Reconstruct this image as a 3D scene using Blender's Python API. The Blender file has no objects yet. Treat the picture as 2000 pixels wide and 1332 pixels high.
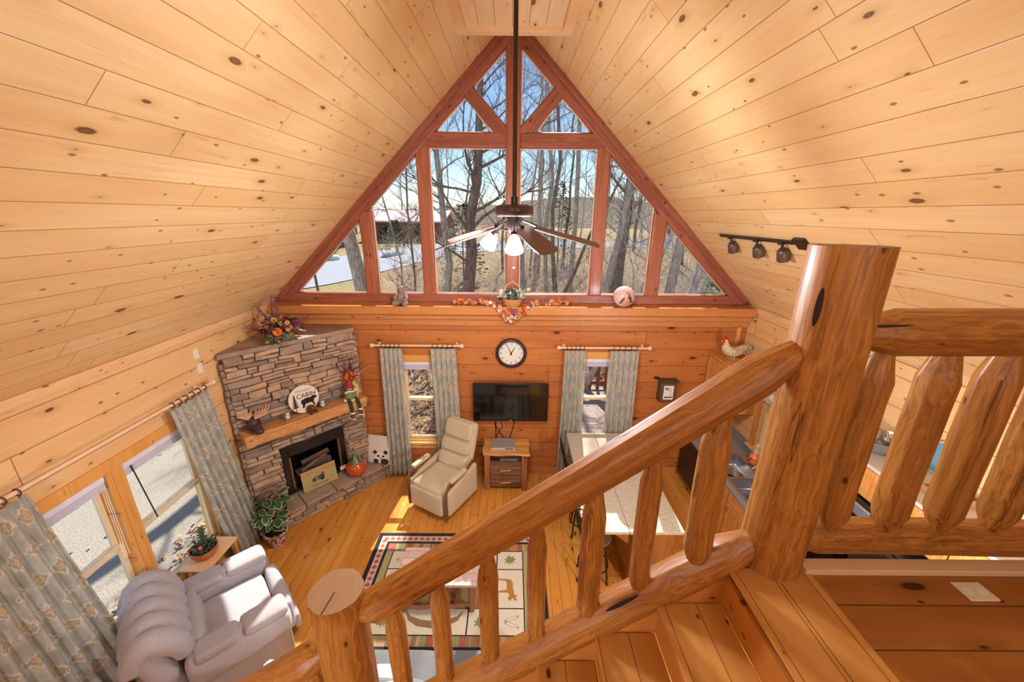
import bpy, math, random
from mathutils import Vector, Matrix, Euler, noise as mnoise
SC = bpy.context.scene
COL = SC.collection
PI = math.pi
# ------------------------------------------------------------------ camera
CAMF, CAMP, CAMR = 760.0, math.atan2(248, 760), math.radians(0.43)
CAMC = Vector((0, 0, 4.18))
_f = Vector((0, math.cos(CAMP), -math.sin(CAMP))); _r = Vector((1, 0, 0)); _u = _r.cross(_f)
CR = _r * math.cos(CAMR) + _u * math.sin(CAMR)
CU = -_r * math.sin(CAMR) + _u * math.cos(CAMR)
cam = bpy.data.cameras.new('camera'); camo = bpy.data.objects.new('camera', cam); COL.objects.link(camo)
cam.sensor_width = 36; cam.lens = CAMF * 36 / 2000; cam.clip_start = 0.02; cam.clip_end = 600
camo.matrix_world = Matrix(((CR.x, CU.x, -_f.x, 0), (CR.y, CU.y, -_f.y, 0), (CR.z, CU.z, -_f.z, 4.18), (0, 0, 0, 1)))
SC.camera = camo
def ray(u, v): return CR * ((u - 1000) / CAMF) + CU * ((666 - v) / CAMF) + _f
def atx(u, v, x): d = ray(u, v); return CAMC + d * (x / d.x)
def aty(u, v, y): d = ray(u, v); return CAMC + d * (y / d.y)
def atz(u, v, z): d = ray(u, v); return CAMC + d * ((z - 4.18) / d.z)
# ------------------------------------------------------------------ colour management, world, sun
vs = SC.view_settings; vs.view_transform = 'Standard'; vs.look = 'None'; vs.exposure = 0.06; vs.gamma = 1; vs.use_curve_mapping = False
cy = SC.cycles
cy.max_bounces = 8; cy.diffuse_bounces = 4; cy.glossy_bounces = 3; cy.transmission_bounces = 4; cy.transparent_max_bounces = 12
cy.sample_clamp_indirect = 6; cy.caustics_reflective = False; cy.caustics_refractive = False; cy.blur_glossy = 1.0
SUN_DIR = Vector((-0.12, -1.0, -1.12)).normalized()
w = bpy.data.worlds.new('sky'); SC.world = w; w.use_nodes = True
wn = w.node_tree.nodes; wn.clear()
sky = wn.new('ShaderNodeTexSky'); sky.sky_type = 'NISHITA'; sky.sun_disc = False
sky.sun_elevation = math.radians(48); sky.sun_rotation = math.radians(180 + 60); sky.air_density = 1.0; sky.dust_density = 0.25; sky.ozone_density = 4.0
bg = wn.new('ShaderNodeBackground'); bg.inputs[1].default_value = 0.21
wo = wn.new('ShaderNodeOutputWorld')
w.node_tree.links.new(sky.outputs[0], bg.inputs[0]); w.node_tree.links.new(bg.outputs[0], wo.inputs[0])
sl = bpy.data.lights.new('sun', 'SUN'); sl.energy = 9.0; sl.angle = math.radians(0.6); sl.color = (1, .95, .86)
so = bpy.data.objects.new('sun', sl); COL.objects.link(so); so.rotation_euler = SUN_DIR.to_track_quat('-Z', 'Y').to_euler(); so.location = (3, 20, 25)
def point(name, loc, watts, rad, col=(1, .86, .68)):
    l = bpy.data.lights.new(name, 'POINT'); l.energy = watts; l.shadow_soft_size = rad; l.color = col
    o = bpy.data.objects.new(name, l); COL.objects.link(o); o.location = loc; return o
# made-up fill lights added out of view to brighten the room; fixtures further down
point('loft_fill_light', (-1.2, -1.7, 4.72), 62, .22, (.80, .90, 1))
point('loft_fill_light', (1.6, -1.7, 4.52), 62, .22, (.80, .90, 1))
point('under_loft_fill_light', (2.2, 1.05, 2.30), 190, .10, (.88, .94, 1))
point('under_loft_fill_light', (-1.6, -1.0, 2.30), 110, .10, (.88, .94, 1))

# ------------------------------------------------------------------ naming helpers
def link(o, parent=None):
    COL.objects.link(o)
    if parent: o.parent = parent
    return o
def tag(o, label=None, cat=None, group=None, kind=None):
    if label: o['label'] = label
    if cat: o['category'] = cat
    if group: o['group'] = group
    if kind: o['kind'] = kind
    return o
def thing(name, loc=(0, 0, 0), rz=0, label=None, cat=None, group=None, rot=None):
    o = bpy.data.objects.new(name, None); o.empty_display_size = .05; COL.objects.link(o)
    o.location = loc; o.rotation_euler = rot if rot else (0, 0, rz)
    return tag(o, label, cat, group)
def dup(root, loc, rz=None, label=None, group=None, rot=None, scale=None):
    r = root.copy(); COL.objects.link(r); r.location = loc
    if rz is not None: r.rotation_euler = (0, 0, rz)
    if rot is not None: r.rotation_euler = rot
    if scale: r.scale = (scale,) * 3
    if label: r['label'] = label
    if group: r['group'] = group
    for ch in list(root.children):
        c = ch.copy(); COL.objects.link(c); c.parent = r
        for g in list(ch.children):
            d = g.copy(); COL.objects.link(d); d.parent = c
    return r
# ------------------------------------------------------------------ mesh builder
def TM(loc=(0, 0, 0), rot=(0, 0, 0), sc=(1, 1, 1)):
    return Matrix.LocRotScale(Vector(loc), Euler(rot), Vector(sc))
class M:
    def __init__(s): s.v = []; s.f = []; s.m = []; s.uv = None
    def add(s, vs, fs, mi=0, T=None):
        b = len(s.v)
        s.v += [tuple(T @ Vector(p)) for p in vs] if T else [tuple(p) for p in vs]
        s.f += [tuple(b + i for i in f) for f in fs]; s.m += [mi] * len(fs); return s
    def box(s, c, d, mi=0, T=None, rot=None):
        x, y, z = c; a, b, e = d[0] / 2, d[1] / 2, d[2] / 2
        vs = [(i * a, j * b, k * e) for k in (-1, 1) for j in (-1, 1) for i in (-1, 1)]
        R = TM(c, rot or (0, 0, 0)); R = T @ R if T else R
        return s.add(vs, [(0, 2, 3, 1), (4, 5, 7, 6), (0, 1, 5, 4), (2, 6, 7, 3), (0, 4, 6, 2), (1, 3, 7, 5)], mi, R)
    def bb(s, x0, x1, y0, y1, z0, z1, mi=0, T=None):
        return s.box(((x0 + x1) / 2, (y0 + y1) / 2, (z0 + z1) / 2), (x1 - x0, y1 - y0, z1 - z0), mi, T)
    def tube(s, pts, rad, n=8, mi=0, T=None, cap=True, sq=1.0, jit=0, seed=0):
        pts = [Vector(p) for p in pts]
        if not isinstance(rad, (list, tuple)): rad = [rad] * len(pts)
        rr = random.Random(seed); vs = []; fs = []
        t = (pts[1] - pts[0]).normalized(); up = Vector((0, 0, 1)) if abs(t.z) < .9 else Vector((1, 0, 0))
        a = t.cross(up).normalized(); jj = [1 + rr.uniform(-jit, jit) for _ in range(n)]
        for i, p in enumerate(pts):
            if i == 0: t = pts[1] - pts[0]
            elif i == len(pts) - 1: t = pts[-1] - pts[-2]
            else: t = pts[i + 1] - pts[i - 1]
            t.normalize(); a = (a - t * a.dot(t)).normalized(); b = t.cross(a)
            for k in range(n):
                an = 2 * PI * k / n; q = rad[i] * jj[k] * (1 + rr.uniform(-jit, jit) * .25)
                vs.append(p + a * math.cos(an) * q + b * math.sin(an) * q * sq)
        for i in range(len(pts) - 1):
            for k in range(n):
                k2 = (k + 1) % n; fs.append((i * n + k, i * n + k2, (i + 1) * n + k2, (i + 1) * n + k))
        if cap:
            fs.append(tuple(range(n))[::-1]); fs.append(tuple((len(pts) - 1) * n + k for k in range(n)))
        return s.add(vs, fs, mi, T)
    def cyl(s, p0, p1, r, r1=None, n=16, mi=0, T=None): return s.tube([p0, p1], [r, r if r1 is None else r1], n, mi, T)
    def lathe(s, prof, n=24, mi=0, T=None, sq=(1, 1), rib=0, ribn=8, cap=True):
        vs = []; fs = []
        for (r, z) in prof:
            for k in range(n):
                an = 2 * PI * k / n; q = r * (1 - rib * abs(math.cos(an * ribn / 2)) ** 6)
                vs.append((math.cos(an) * q * sq[0], math.sin(an) * q * sq[1], z))
        for i in range(len(prof) - 1):
            for k in range(n):
                k2 = (k + 1) % n; fs.append((i * n + k, i * n + k2, (i + 1) * n + k2, (i + 1) * n + k))
        if cap and prof[0][0] > 1e-6: fs.append(tuple(range(n))[::-1])
        if cap and prof[-1][0] > 1e-6: fs.append(tuple((len(prof) - 1) * n + k for k in range(n)))
        return s.add(vs, fs, mi, T)
    def ell(s, c, r, n=12, mi=0, T=None, rot=(0, 0, 0)):
        if not isinstance(r, (list, tuple)): r = (r, r, r)
        pr = [(math.sin(PI * i / (n - 1)) if 0 < i < n - 1 else 0, -math.cos(PI * i / (n - 1))) for i in range(n)]
        R = TM(c, rot, r); R = T @ R if T else R
        return s.lathe(pr, n + 2, mi, R)
    def poly(s, pts, z0, z1, mi=0, T=None):
        n = len(pts); vs = [(p[0], p[1], z0) for p in pts] + [(p[0], p[1], z1) for p in pts]
        fs = [tuple(range(n))[::-1], tuple(range(n, 2 * n))] + [(i, (i + 1) % n, n + (i + 1) % n, n + i) for i in range(n)]
        return s.add(vs, fs, mi, T)
    def cushion(s, c, d, r=.05, n=7, mi=0, T=None, rot=(0, 0, 0), puff=(0, 0, 0), fn=None):
        h = (d[0] / 2, d[1] / 2, d[2] / 2); idx = {}; vs = []; fs = []
        def V(p):
            k = tuple(round(x, 5) for x in p)
            if k in idx: return idx[k]
            q = [p[i] * h[i] for i in range(3)]; rr = min(r, *h)
            inn = [max(-h[i] + rr, min(h[i] - rr, q[i])) for i in range(3)]
            dd = Vector([q[i] - inn[i] for i in range(3)])
            if dd.length > 1e-9: dd = dd.normalized() * rr
            o = [inn[i] + dd[i] for i in range(3)]
            for i in range(3):
                if puff[i]:
                    j, k2 = (i + 1) % 3, (i + 2) % 3
                    o[i] += puff[i] * (p[i]) * (1 - p[j] ** 2) * (1 - p[k2] ** 2)
            if fn: o = fn(Vector(o), p)
            idx[k] = len(vs); vs.append(tuple(o)); return idx[k]
        # denser grid lines near the rounded edges
        g = [math.sin(PI / 2 * (-1 + 2 * i / n)) for i in range(n + 1)]
        for ax in range(3):
            for sg in (-1, 1):
                for i in range(n):
                    for j in range(n):
                        q = []
                        for (a, b) in ((i, j), (i + 1, j), (i + 1, j + 1), (i, j + 1)):
                            p = [0, 0, 0]; p[ax] = sg; p[(ax + 1) % 3] = g[a]; p[(ax + 2) % 3] = g[b]; q.append(V(p))
                        fs.append(tuple(q) if sg > 0 else tuple(q[::-1]))
        R = TM(c, rot); R = T @ R if T else R
        return s.add(vs, fs, mi, R)
    def build(s, name, mats, parent=None, smooth=True, sharp=35, bevel=0, seg=2, loc=None, rot=None, subd=0, kind=None, solid=0):
        me = bpy.data.meshes.new(name); me.from_pydata(s.v, [], s.f)
        for m in (mats if isinstance(mats, (list, tuple)) else [mats]): me.materials.append(m)
        if any(s.m): me.polygons.foreach_set('material_index', s.m)
        if s.uv:
            ul = me.uv_layers.new(name='UVMap')
            for lp in me.loops: ul.data[lp.index].uv = s.uv[lp.vertex_index]
        if smooth:
            me.polygons.foreach_set('use_smooth', [True] * len(s.f))
            if sharp: me.set_sharp_from_angle(angle=math.radians(sharp))
        me.update()
        o = bpy.data.objects.new(name, me); COL.objects.link(o)
        if parent: o.parent = parent
        if loc is not None: o.location = loc
        if rot is not None: o.rotation_euler = rot
        if bevel:
            b = o.modifiers.new('bevel', 'BEVEL'); b.width = bevel; b.segments = seg; b.limit_method = 'ANGLE'; b.angle_limit = .6
            b.use_clamp_overlap = True
        if solid:
            b = o.modifiers.new('thickness', 'SOLIDIFY'); b.thickness = solid; b.offset = 0
        if subd:
            b = o.modifiers.new('smooth', 'SUBSURF'); b.levels = subd; b.render_levels = subd
        if kind: o['kind'] = kind
        return o
def text_mesh(body, size, loc, rot, mat, parent, name='lettering', ext=.0015, align='CENTER', sx=1.0, shear=0):
    cu = bpy.data.curves.new('t', 'FONT'); cu.body = body; cu.size = size; cu.extrude = ext; cu.align_x = align; cu.align_y = 'CENTER'; cu.shear = shear
    cu.resolution_u = 3
    to = bpy.data.objects.new('t', cu); COL.objects.link(to)
    dg = bpy.context.evaluated_depsgraph_get(); me = bpy.data.meshes.new_from_object(to.evaluated_get(dg))
    bpy.data.objects.remove(to); bpy.data.curves.remove(cu)
    for v in me.vertices: v.co.x *= sx
    me.materials.clear(); me.materials.append(mat)
    o = bpy.data.objects.new(name, me); link(o, parent); o.location = loc; o.rotation_euler = rot
    return o
# ------------------------------------------------------------------ materials
def srgb(r, g, b):
    f = lambda c: (c / 255 / 12.92) if c / 255 <= .04045 else ((c / 255 + .055) / 1.055) ** 2.4
    return (f(r), f(g), f(b), 1)
class NT:
    def __init__(s, name):
        s.m = bpy.data.materials.new(name); s.m.use_nodes = True; s.t = s.m.node_tree; s.n = s.t.nodes
        s.b = s.n['Principled BSDF']
    def new(s, t, **k):
        n = s.n.new(t)
        for a, v in k.items(): setattr(n, a, v)
        return n
    def ln(s, a, b): s.t.links.new(a, b)
    def put(s, sock, v):
        if hasattr(v, 'is_output') or isinstance(v, bpy.types.NodeSocket): s.ln(v, sock)
        else: sock.default_value = v
    def math(s, op, a, b=None, c=None, clamp=False):
        n = s.new('ShaderNodeMath', operation=op); n.use_clamp = clamp; s.put(n.inputs[0], a)
        if b is not None: s.put(n.inputs[1], b)
        if c is not None: s.put(n.inputs[2], c)
        return n.outputs[0]
    def rng(s, v, a, b, c=0., d=1.):
        n = s.new('ShaderNodeMapRange'); s.put(n.inputs[0], v); s.put(n.inputs[1], a); s.put(n.inputs[2], b); s.put(n.inputs[3], c); s.put(n.inputs[4], d); return n.outputs[0]
    def mix(s, f, a, b, mode='MIX'):
        n = s.new('ShaderNodeMix', data_type='RGBA', blend_type=mode); s.put(n.inputs[0], f); s.put(n.inputs[6], a); s.put(n.inputs[7], b); return n.outputs[2]
    def comb(s, x, y, z):
        n = s.new('ShaderNodeCombineXYZ'); s.put(n.inputs[0], x); s.put(n.inputs[1], y); s.put(n.inputs[2], z); return n.outputs[0]
    def noise(s, vec, scale, det=3, rough=.55, dist=0, dim='3D'):
        n = s.new('ShaderNodeTexNoise', noise_dimensions=dim); s.put(n.inputs['Vector'], vec); s.put(n.inputs['Scale'], scale)
        n.inputs['Detail'].default_value = det; n.inputs['Roughness'].default_value = rough; n.inputs['Distortion'].default_value = dist; return n.outputs[0]
    def coords(s, kind='Object'):
        tc = s.new('ShaderNodeTexCoord'); sp = s.new('ShaderNodeSeparateXYZ'); s.ln(tc.outputs[kind], sp.inputs[0]); return tc.outputs[kind], sp.outputs
    def bump(s, h, st=.3, dist=.01):
        n = s.new('ShaderNodeBump'); s.put(n.inputs['Height'], h); n.inputs['Strength'].default_value = st; n.inputs['Distance'].default_value = dist
        s.ln(n.outputs[0], s.b.inputs['Normal'])
    def fin(s, col, rough=.5, metal=0, spec=.5, coat=0):
        s.put(s.b.inputs['Base Color'], col); s.put(s.b.inputs['Roughness'], rough); s.b.inputs['Metallic'].default_value = metal
        s.b.inputs['Specular IOR Level'].default_value = spec
        if coat: s.b.inputs['Coat Weight'].default_value = coat; s.b.inputs['Coat Roughness'].default_value = .12
        return s.m
def plain(name, col, rough=.5, metal=0, spec=.5, coat=0, var=.12, sc=14, bump=0):
    k = NT(name); vec, _ = k.coords(); n = k.noise(vec, sc, 3)
    c2 = tuple(min(1, x * (1 + var)) for x in col[:3]) + (1,); c1 = tuple(x * (1 - var) for x in col[:3]) + (1,)
    if bump: k.bump(k.noise(vec, sc * 4, 3), bump, .004)
    return k.fin(k.mix(n, c1, c2), rough, metal, spec, coat)
def planks(name, light, dark, knot, along=1, across=0, asc=1.0, aoff=0., bw=.185, bl=2.4, gap=.004, rough=.45, gapc=None, kn=1.0, spec=.4, coat=0, bvar=.35, ends=True, kden=(1.7, 4.2)):
    """knotty pine boards: run along one axis, laid side by side along the other"""
    k = NT(name); vec, ax = k.coords(); A = ax[along]
    B = k.math('MULTIPLY_ADD', ax[across], asc, aoff)
    row = k.math('FLOOR', k.math('DIVIDE', B, bw))
    w1 = k.new('ShaderNodeTexWhiteNoise', noise_dimensions='1D'); k.ln(row, w1.inputs['W'])
    A2 = k.math('MULTIPLY_ADD', w1.outputs[0], bl * 3.3, A)
    colm = k.math('FLOOR', k.math('DIVIDE', A2, bl)) if ends else 0.
    w2 = k.new('ShaderNodeTexWhiteNoise', noise_dimensions='3D'); k.ln(k.comb(row, colm, 3.), w2.inputs['Vector'])
    r2 = w2.outputs[0]
    fb = k.math('FRACT', k.math('DIVIDE', B, bw)); eb = k.math('MULTIPLY', k.math('MINIMUM', fb, k.math('SUBTRACT', 1., fb)), bw)
    if ends:
        fa = k.math('FRACT', k.math('DIVIDE', A2, bl)); ea = k.math('MULTIPLY', k.math('MINIMUM', fa, k.math('SUBTRACT', 1., fa)), bl)
        e = k.math('MINIMUM', ea, eb)
    else: e = eb
    gm = k.rng(e, gap * .3, gap, 1., 0.)
    # knots
    kv = k.comb(k.math('MULTIPLY_ADD', r2, 17., k.math('MULTIPLY', A2, kden[0])), k.math('MULTIPLY', B, kden[1]), 0.)
    vo = k.new('ShaderNodeTexVoronoi', voronoi_dimensions='2D', feature='F1'); k.ln(kv, vo.inputs['Vector']); vo.inputs['Scale'].default_value = 1.0
    sp = k.new('ShaderNodeSeparateColor'); k.ln(vo.outputs['Color'], sp.inputs[0])
    rad = k.math('MULTIPLY_ADD', k.math('POWER', sp.outputs[0], 3.), .085 * kn, .022 * kn)
    on = k.math('GREATER_THAN', sp.outputs[1], .42)
    dist = vo.outputs['Distance']; wob = k.math('MULTIPLY_ADD', k.noise(vec, 60, 2), .03, dist)
    core = k.math('MULTIPLY', k.rng(wob, rad, k.math('MULTIPLY_ADD', rad, 1.25, .012), 1., 0.), on)
    inner = k.math('MULTIPLY', k.rng(wob, k.math('MULTIPLY', rad, .45), k.math('MULTIPLY', rad, .8), .55, 0.), on)
    halo = k.math('MULTIPLY', k.rng(dist, rad, k.math('MULTIPLY_ADD', rad, 2.2, .10), .55, 0.), on)
    vo2 = k.new('ShaderNodeTexVoronoi', voronoi_dimensions='2D', feature='F1'); vo2.inputs['Scale'].default_value = 1.0
    k.ln(k.comb(k.math('MULTIPLY_ADD', r2, 41., k.math('MULTIPLY', A2, kden[0] * 2.3)), k.math('MULTIPLY', B, kden[1] * 1.9), 0.), vo2.inputs['Vector'])
    sp2 = k.new('ShaderNodeSeparateColor'); k.ln(vo2.outputs['Color'], sp2.inputs[0])
    core2 = k.math('MULTIPLY', k.rng(vo2.outputs['Distance'], .05, k.math('MULTIPLY_ADD', sp2.outputs[0], .07, .06), .85, 0.), k.math('GREATER_THAN', sp2.outputs[1], .80))
    streak = k.math('MULTIPLY', k.rng(k.noise(k.comb(k.math('MULTIPLY_ADD', r2, 7., k.math('MULTIPLY', A, 1.6)), k.math('MULTIPLY', B, 11.), 5.), 1., 3, .6, 2.5), .66, .74), .45)
    # grain bends round the knots
    gB = k.math('MULTIPLY_ADD', halo, .035, B)
    g1 = k.noise(k.comb(k.math('MULTIPLY_ADD', r2, 31., k.math('MULTIPLY', A, 1.1)), k.math('MULTIPLY', gB, 26.), k.math('MULTIPLY', r2, 9.)), 1.0, 4, .6, .6)
    g2 = k.noise(k.comb(k.math('MULTIPLY', A, .8), k.math('MULTIPLY', gB, 5.), k.math('MULTIPLY', r2, 23.)), 1.0, 2, .5, .4)
    mid = tuple((light[i] + dark[i]) / 2 for i in range(3)) + (1,)
    c = k.mix(k.rng(g1, .3, .72), light, mid)
    c = k.mix(k.math('MULTIPLY', k.rng(g2, .42, .8), .7), c, dark)
    c = k.mix(k.math('MULTIPLY', r2, bvar), c, dark)
    c = k.mix(halo, c, tuple(dark[i] * .85 for i in range(3)) + (1,))
    c = k.mix(streak, c, tuple(dark[i] * .55 for i in range(3)) + (1,)); c = k.mix(core2, c, tuple(knot[i] * 1.3 for i in range(3)) + (1,)); c = k.mix(core, c, knot); c = k.mix(inner, c, tuple(knot[i] * 1.9 for i in range(3)) + (1,))
    c = k.mix(k.math('MULTIPLY', gm, .85), c, gapc or tuple(dark[i] * .35 for i in range(3)) + (1,))
    k.bump(k.math('SUBTRACT', k.math('MULTIPLY', g1, .06), gm), .35, .006)
    return k.fin(c, k.math('MULTIPLY_ADD', g1, .12, rough - .06), 0, spec, coat)
def logwood(name, light, dark, axis=2, rough=.35, crack=.5, kn=1.0, coat=.15, gsc=1.0):
    """peeled, varnished log: grain runs along one axis"""
    k = NT(name); vec, ax = k.coords(); oi = k.new('ShaderNodeObjectInfo'); rnd = oi.outputs['Random']
    o = [i for i in range(3) if i != axis]
    A = k.math('MULTIPLY_ADD', rnd, 13., ax[axis]); U = ax[o[0]]; V = ax[o[1]]
    bend = k.noise(k.comb(k.math('MULTIPLY', A, 2.), U, V), 2.2, 2, .5)
    g = k.noise(k.comb(k.math('MULTIPLY', A, 1.5 * gsc), k.math('MULTIPLY', k.math('MULTIPLY_ADD', bend, .10, U), 30. * gsc), k.math('MULTIPLY', V, 30. * gsc)), 1.0, 4, .6, .9)
    g2 = k.noise(k.comb(k.math('MULTIPLY', A, .9), k.math('MULTIPLY', U, 6.), k.math('MULTIPLY', V, 6.)), 1.0, 2, .5, .3)
    kv = k.comb(k.math('MULTIPLY', A, 4.2), k.math('MULTIPLY', U, 9.), k.math('MULTIPLY', V, 9.))
    vo = k.new('ShaderNodeTexVoronoi', voronoi_dimensions='3D', feature='F1'); k.ln(kv, vo.inputs['Vector']); vo.inputs['Scale'].default_value = 1.0
    kd = vo.outputs['Distance']
    core = k.rng(kd, .10 * kn, .15 * kn, 1., 0.); halo = k.rng(kd, .12 * kn, .32 * kn, .5, 0.)
    c = k.mix(k.rng(g, .36, .62), light, dark); c = k.mix(k.math('MULTIPLY', k.rng(g2, .45, .75), .5), c, dark)
    c = k.mix(halo, c, dark); dk = tuple(dark[i] * .28 for i in range(3)) + (1,)
    c = k.mix(core, c, dk)
    h = k.math('MULTIPLY', g, .3)
    if crack:
        ck = k.noise(k.comb(k.math('MULTIPLY', A, .35), k.math('MULTIPLY', U, 7.), k.math('MULTIPLY', V, 7.)), 1.0, 3, .6, 1.2)
        cm = k.math('MULTIPLY', k.rng(k.math('ABSOLUTE', k.math('SUBTRACT', ck, .66)), .002, .009, 1., 0.), crack)
        c = k.mix(cm, c, dk); h = k.math('SUBTRACT', h, cm)
    k.bump(h, .3, .006)
    return k.fin(c, rough, 0, .5, coat)
S = srgb
m_ceil = planks('ceiling_pine', S(240, 212, 162), S(220, 176, 114), S(112, 76, 52), 1, 0, 1.4142, .012, .185, 2.9, .0035, .38, bvar=.45, kn=.9, kden=(1.9, 5.), gapc=S(150, 98, 50))
m_ceil2 = planks('hatch_pine', S(244, 218, 176), S(226, 186, 136), S(120, 78, 45), 1, 0, 1., .02, .165, 3.4, .004, .4, bvar=.3, gapc=S(150, 98, 50))
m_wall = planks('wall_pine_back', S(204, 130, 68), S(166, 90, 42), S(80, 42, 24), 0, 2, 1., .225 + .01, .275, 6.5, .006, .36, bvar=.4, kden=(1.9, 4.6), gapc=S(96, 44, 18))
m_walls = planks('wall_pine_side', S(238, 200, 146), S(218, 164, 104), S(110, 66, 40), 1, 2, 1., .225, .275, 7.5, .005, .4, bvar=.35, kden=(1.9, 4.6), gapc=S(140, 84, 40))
m_floor = planks('floor_pine', S(228, 164, 76), S(198, 124, 46), S(96, 56, 26), 1, 0, 1., 0, .118, 2.1, .0035, .26, bvar=.5, kn=.85, kden=(2.2, 5.5), gapc=S(112, 62, 20), coat=.35)
m_loft = planks('loft_pine', S(186, 124, 58), S(146, 90, 36), S(60, 34, 16), 0, 1, 1., .03, .166, 3.2, .004, .34, bvar=.4, kden=(1.6, 4.4), gapc=S(60, 32, 12), coat=.1)
m_trimx = planks('trim_pine_x', S(214, 148, 84), S(184, 114, 58), S(90, 40, 20), 0, 2, 1., .03, 5., 9., 0., .35, ends=False, kden=(2.6, 9.), kn=.6)
m_trimy = planks('trim_pine_y', S(244, 208, 158), S(222, 172, 112), S(110, 66, 36), 1, 2, 1., .03, 5., 9., 0., .4, ends=False, kden=(2.2, 9.), kn=.5)
m_trimz = planks('trim_pine_z', S(236, 176, 98), S(208, 138, 66), S(110, 60, 30), 2, 1, 1., .03, 5., 9., 0., .35, ends=False, kden=(2.2, 9.), kn=.5)
m_trimpx = planks('pale_trim_x', S(240, 212, 168), S(222, 180, 128), S(110, 66, 36), 0, 2, 1., .03, 5., 9., 0., .4, ends=False, kden=(2.2, 9.), kn=.5)
m_red = logwood('gable_timber', S(166, 100, 76), S(140, 76, 54), 0, .42, 0, .8, .05, .6)
m_redz = logwood('gable_timber_post', S(178, 106, 74), S(148, 82, 54), 2, .42, .3, .8, .05, .6)
m_logz = logwood('log_upright', S(198, 136, 64), S(150, 94, 34), 2, .45, .8, .6, .05, 1.9)
m_logx = logwood('log_rail', S(194, 130, 58), S(146, 90, 32), 0, .45, .7, .6, .05, 1.9)
m_stepx = planks('stair_pine', S(214, 156, 84), S(180, 116, 54), S(70, 36, 14), 1, 0, 1., .02, .14, 9., .003, .33, ends=False, kden=(2.4, 5.), kn=.6, coat=.15)
m_riser = planks('riser_pine', S(214, 146, 66), S(180, 108, 42), S(70, 36, 14), 1, 2, 1., .02, 5., 9., 0., .4, ends=False, kden=(2.4, 5.), kn=.6)
m_skirt = planks('skirt_pine', S(220, 152, 76), S(190, 116, 50), S(80, 40, 16), 0, 2, 1., .02, 5., 9., 0., .4, ends=False, kden=(2.4, 5.), kn=.6)
m_black = plain('black_enamel', S(22, 22, 24), .25)
m_dark = plain('dark_bronze', S(62, 50, 46), .38, .55)
m_iron = plain('dark_iron', S(40, 34, 30), .5, .4)
m_white = plain('white_paint', S(236, 236, 232), .5)
m_plate = plain('ivory_plastic', S(232, 222, 196), .4)
m_steel = plain('stainless_steel', S(205, 208, 210), .22, .95, var=.05)
m_glassblk = plain('black_glass', S(14, 16, 17), .08, spec=.6)
def glassmat():
    k = NT('window_glass'); tr = k.new('ShaderNodeBsdfTransparent'); gl = k.new('ShaderNodeBsdfGlossy'); gl.inputs['Roughness'].default_value = .02
    fr = k.new('ShaderNodeFresnel'); fr.inputs[0].default_value = 1.05; mx = k.new('ShaderNodeMixShader')
    k.ln(fr.outputs[0], mx.inputs[0]); k.ln(tr.outputs[0], mx.inputs[1]); k.ln(gl.outputs[0], mx.inputs[2])
    k.ln(mx.outputs[0], k.n['Material Output'].inputs[0]); return k.m
m_glass = glassmat()
def emis(name, col, st, base=(1, 1, 1, 1)):
    k = NT(name); k.fin(base, .4); k.b.inputs['Emission Color'].default_value = col; k.b.inputs['Emission Strength'].default_value = st; return k.m
def fabric(name, col, var=.12, sc=220, rough=.9, bump=.35, big=6):
    k = NT(name); vec, _ = k.coords(); a = k.noise(vec, sc, 2); b = k.noise(vec, big, 2)
    c1 = tuple(x * (1 - var) for x in col[:3]) + (1,); c2 = tuple(min(1, x * (1 + var)) for x in col[:3]) + (1,)
    c = k.mix(k.rng(a, .3, .7), c1, c2); c = k.mix(k.math('MULTIPLY', b, .25), c, c1); k.bump(a, bump, .003)
    k.b.inputs['Sheen Weight'].default_value = .25; k.b.inputs['Sheen Roughness'].default_value = .5
    return k.fin(c, rough, 0, .2)
m_greyfab = fabric('grey_chenille', S(170, 164, 168), .2, 160, bump=.6)
m_couch = fabric('slate_upholstery', S(104, 106, 108), .2, 200)
m_cream = fabric('cream_upholstery', S(206, 190, 158), .08, 240, bump=.2)
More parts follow.
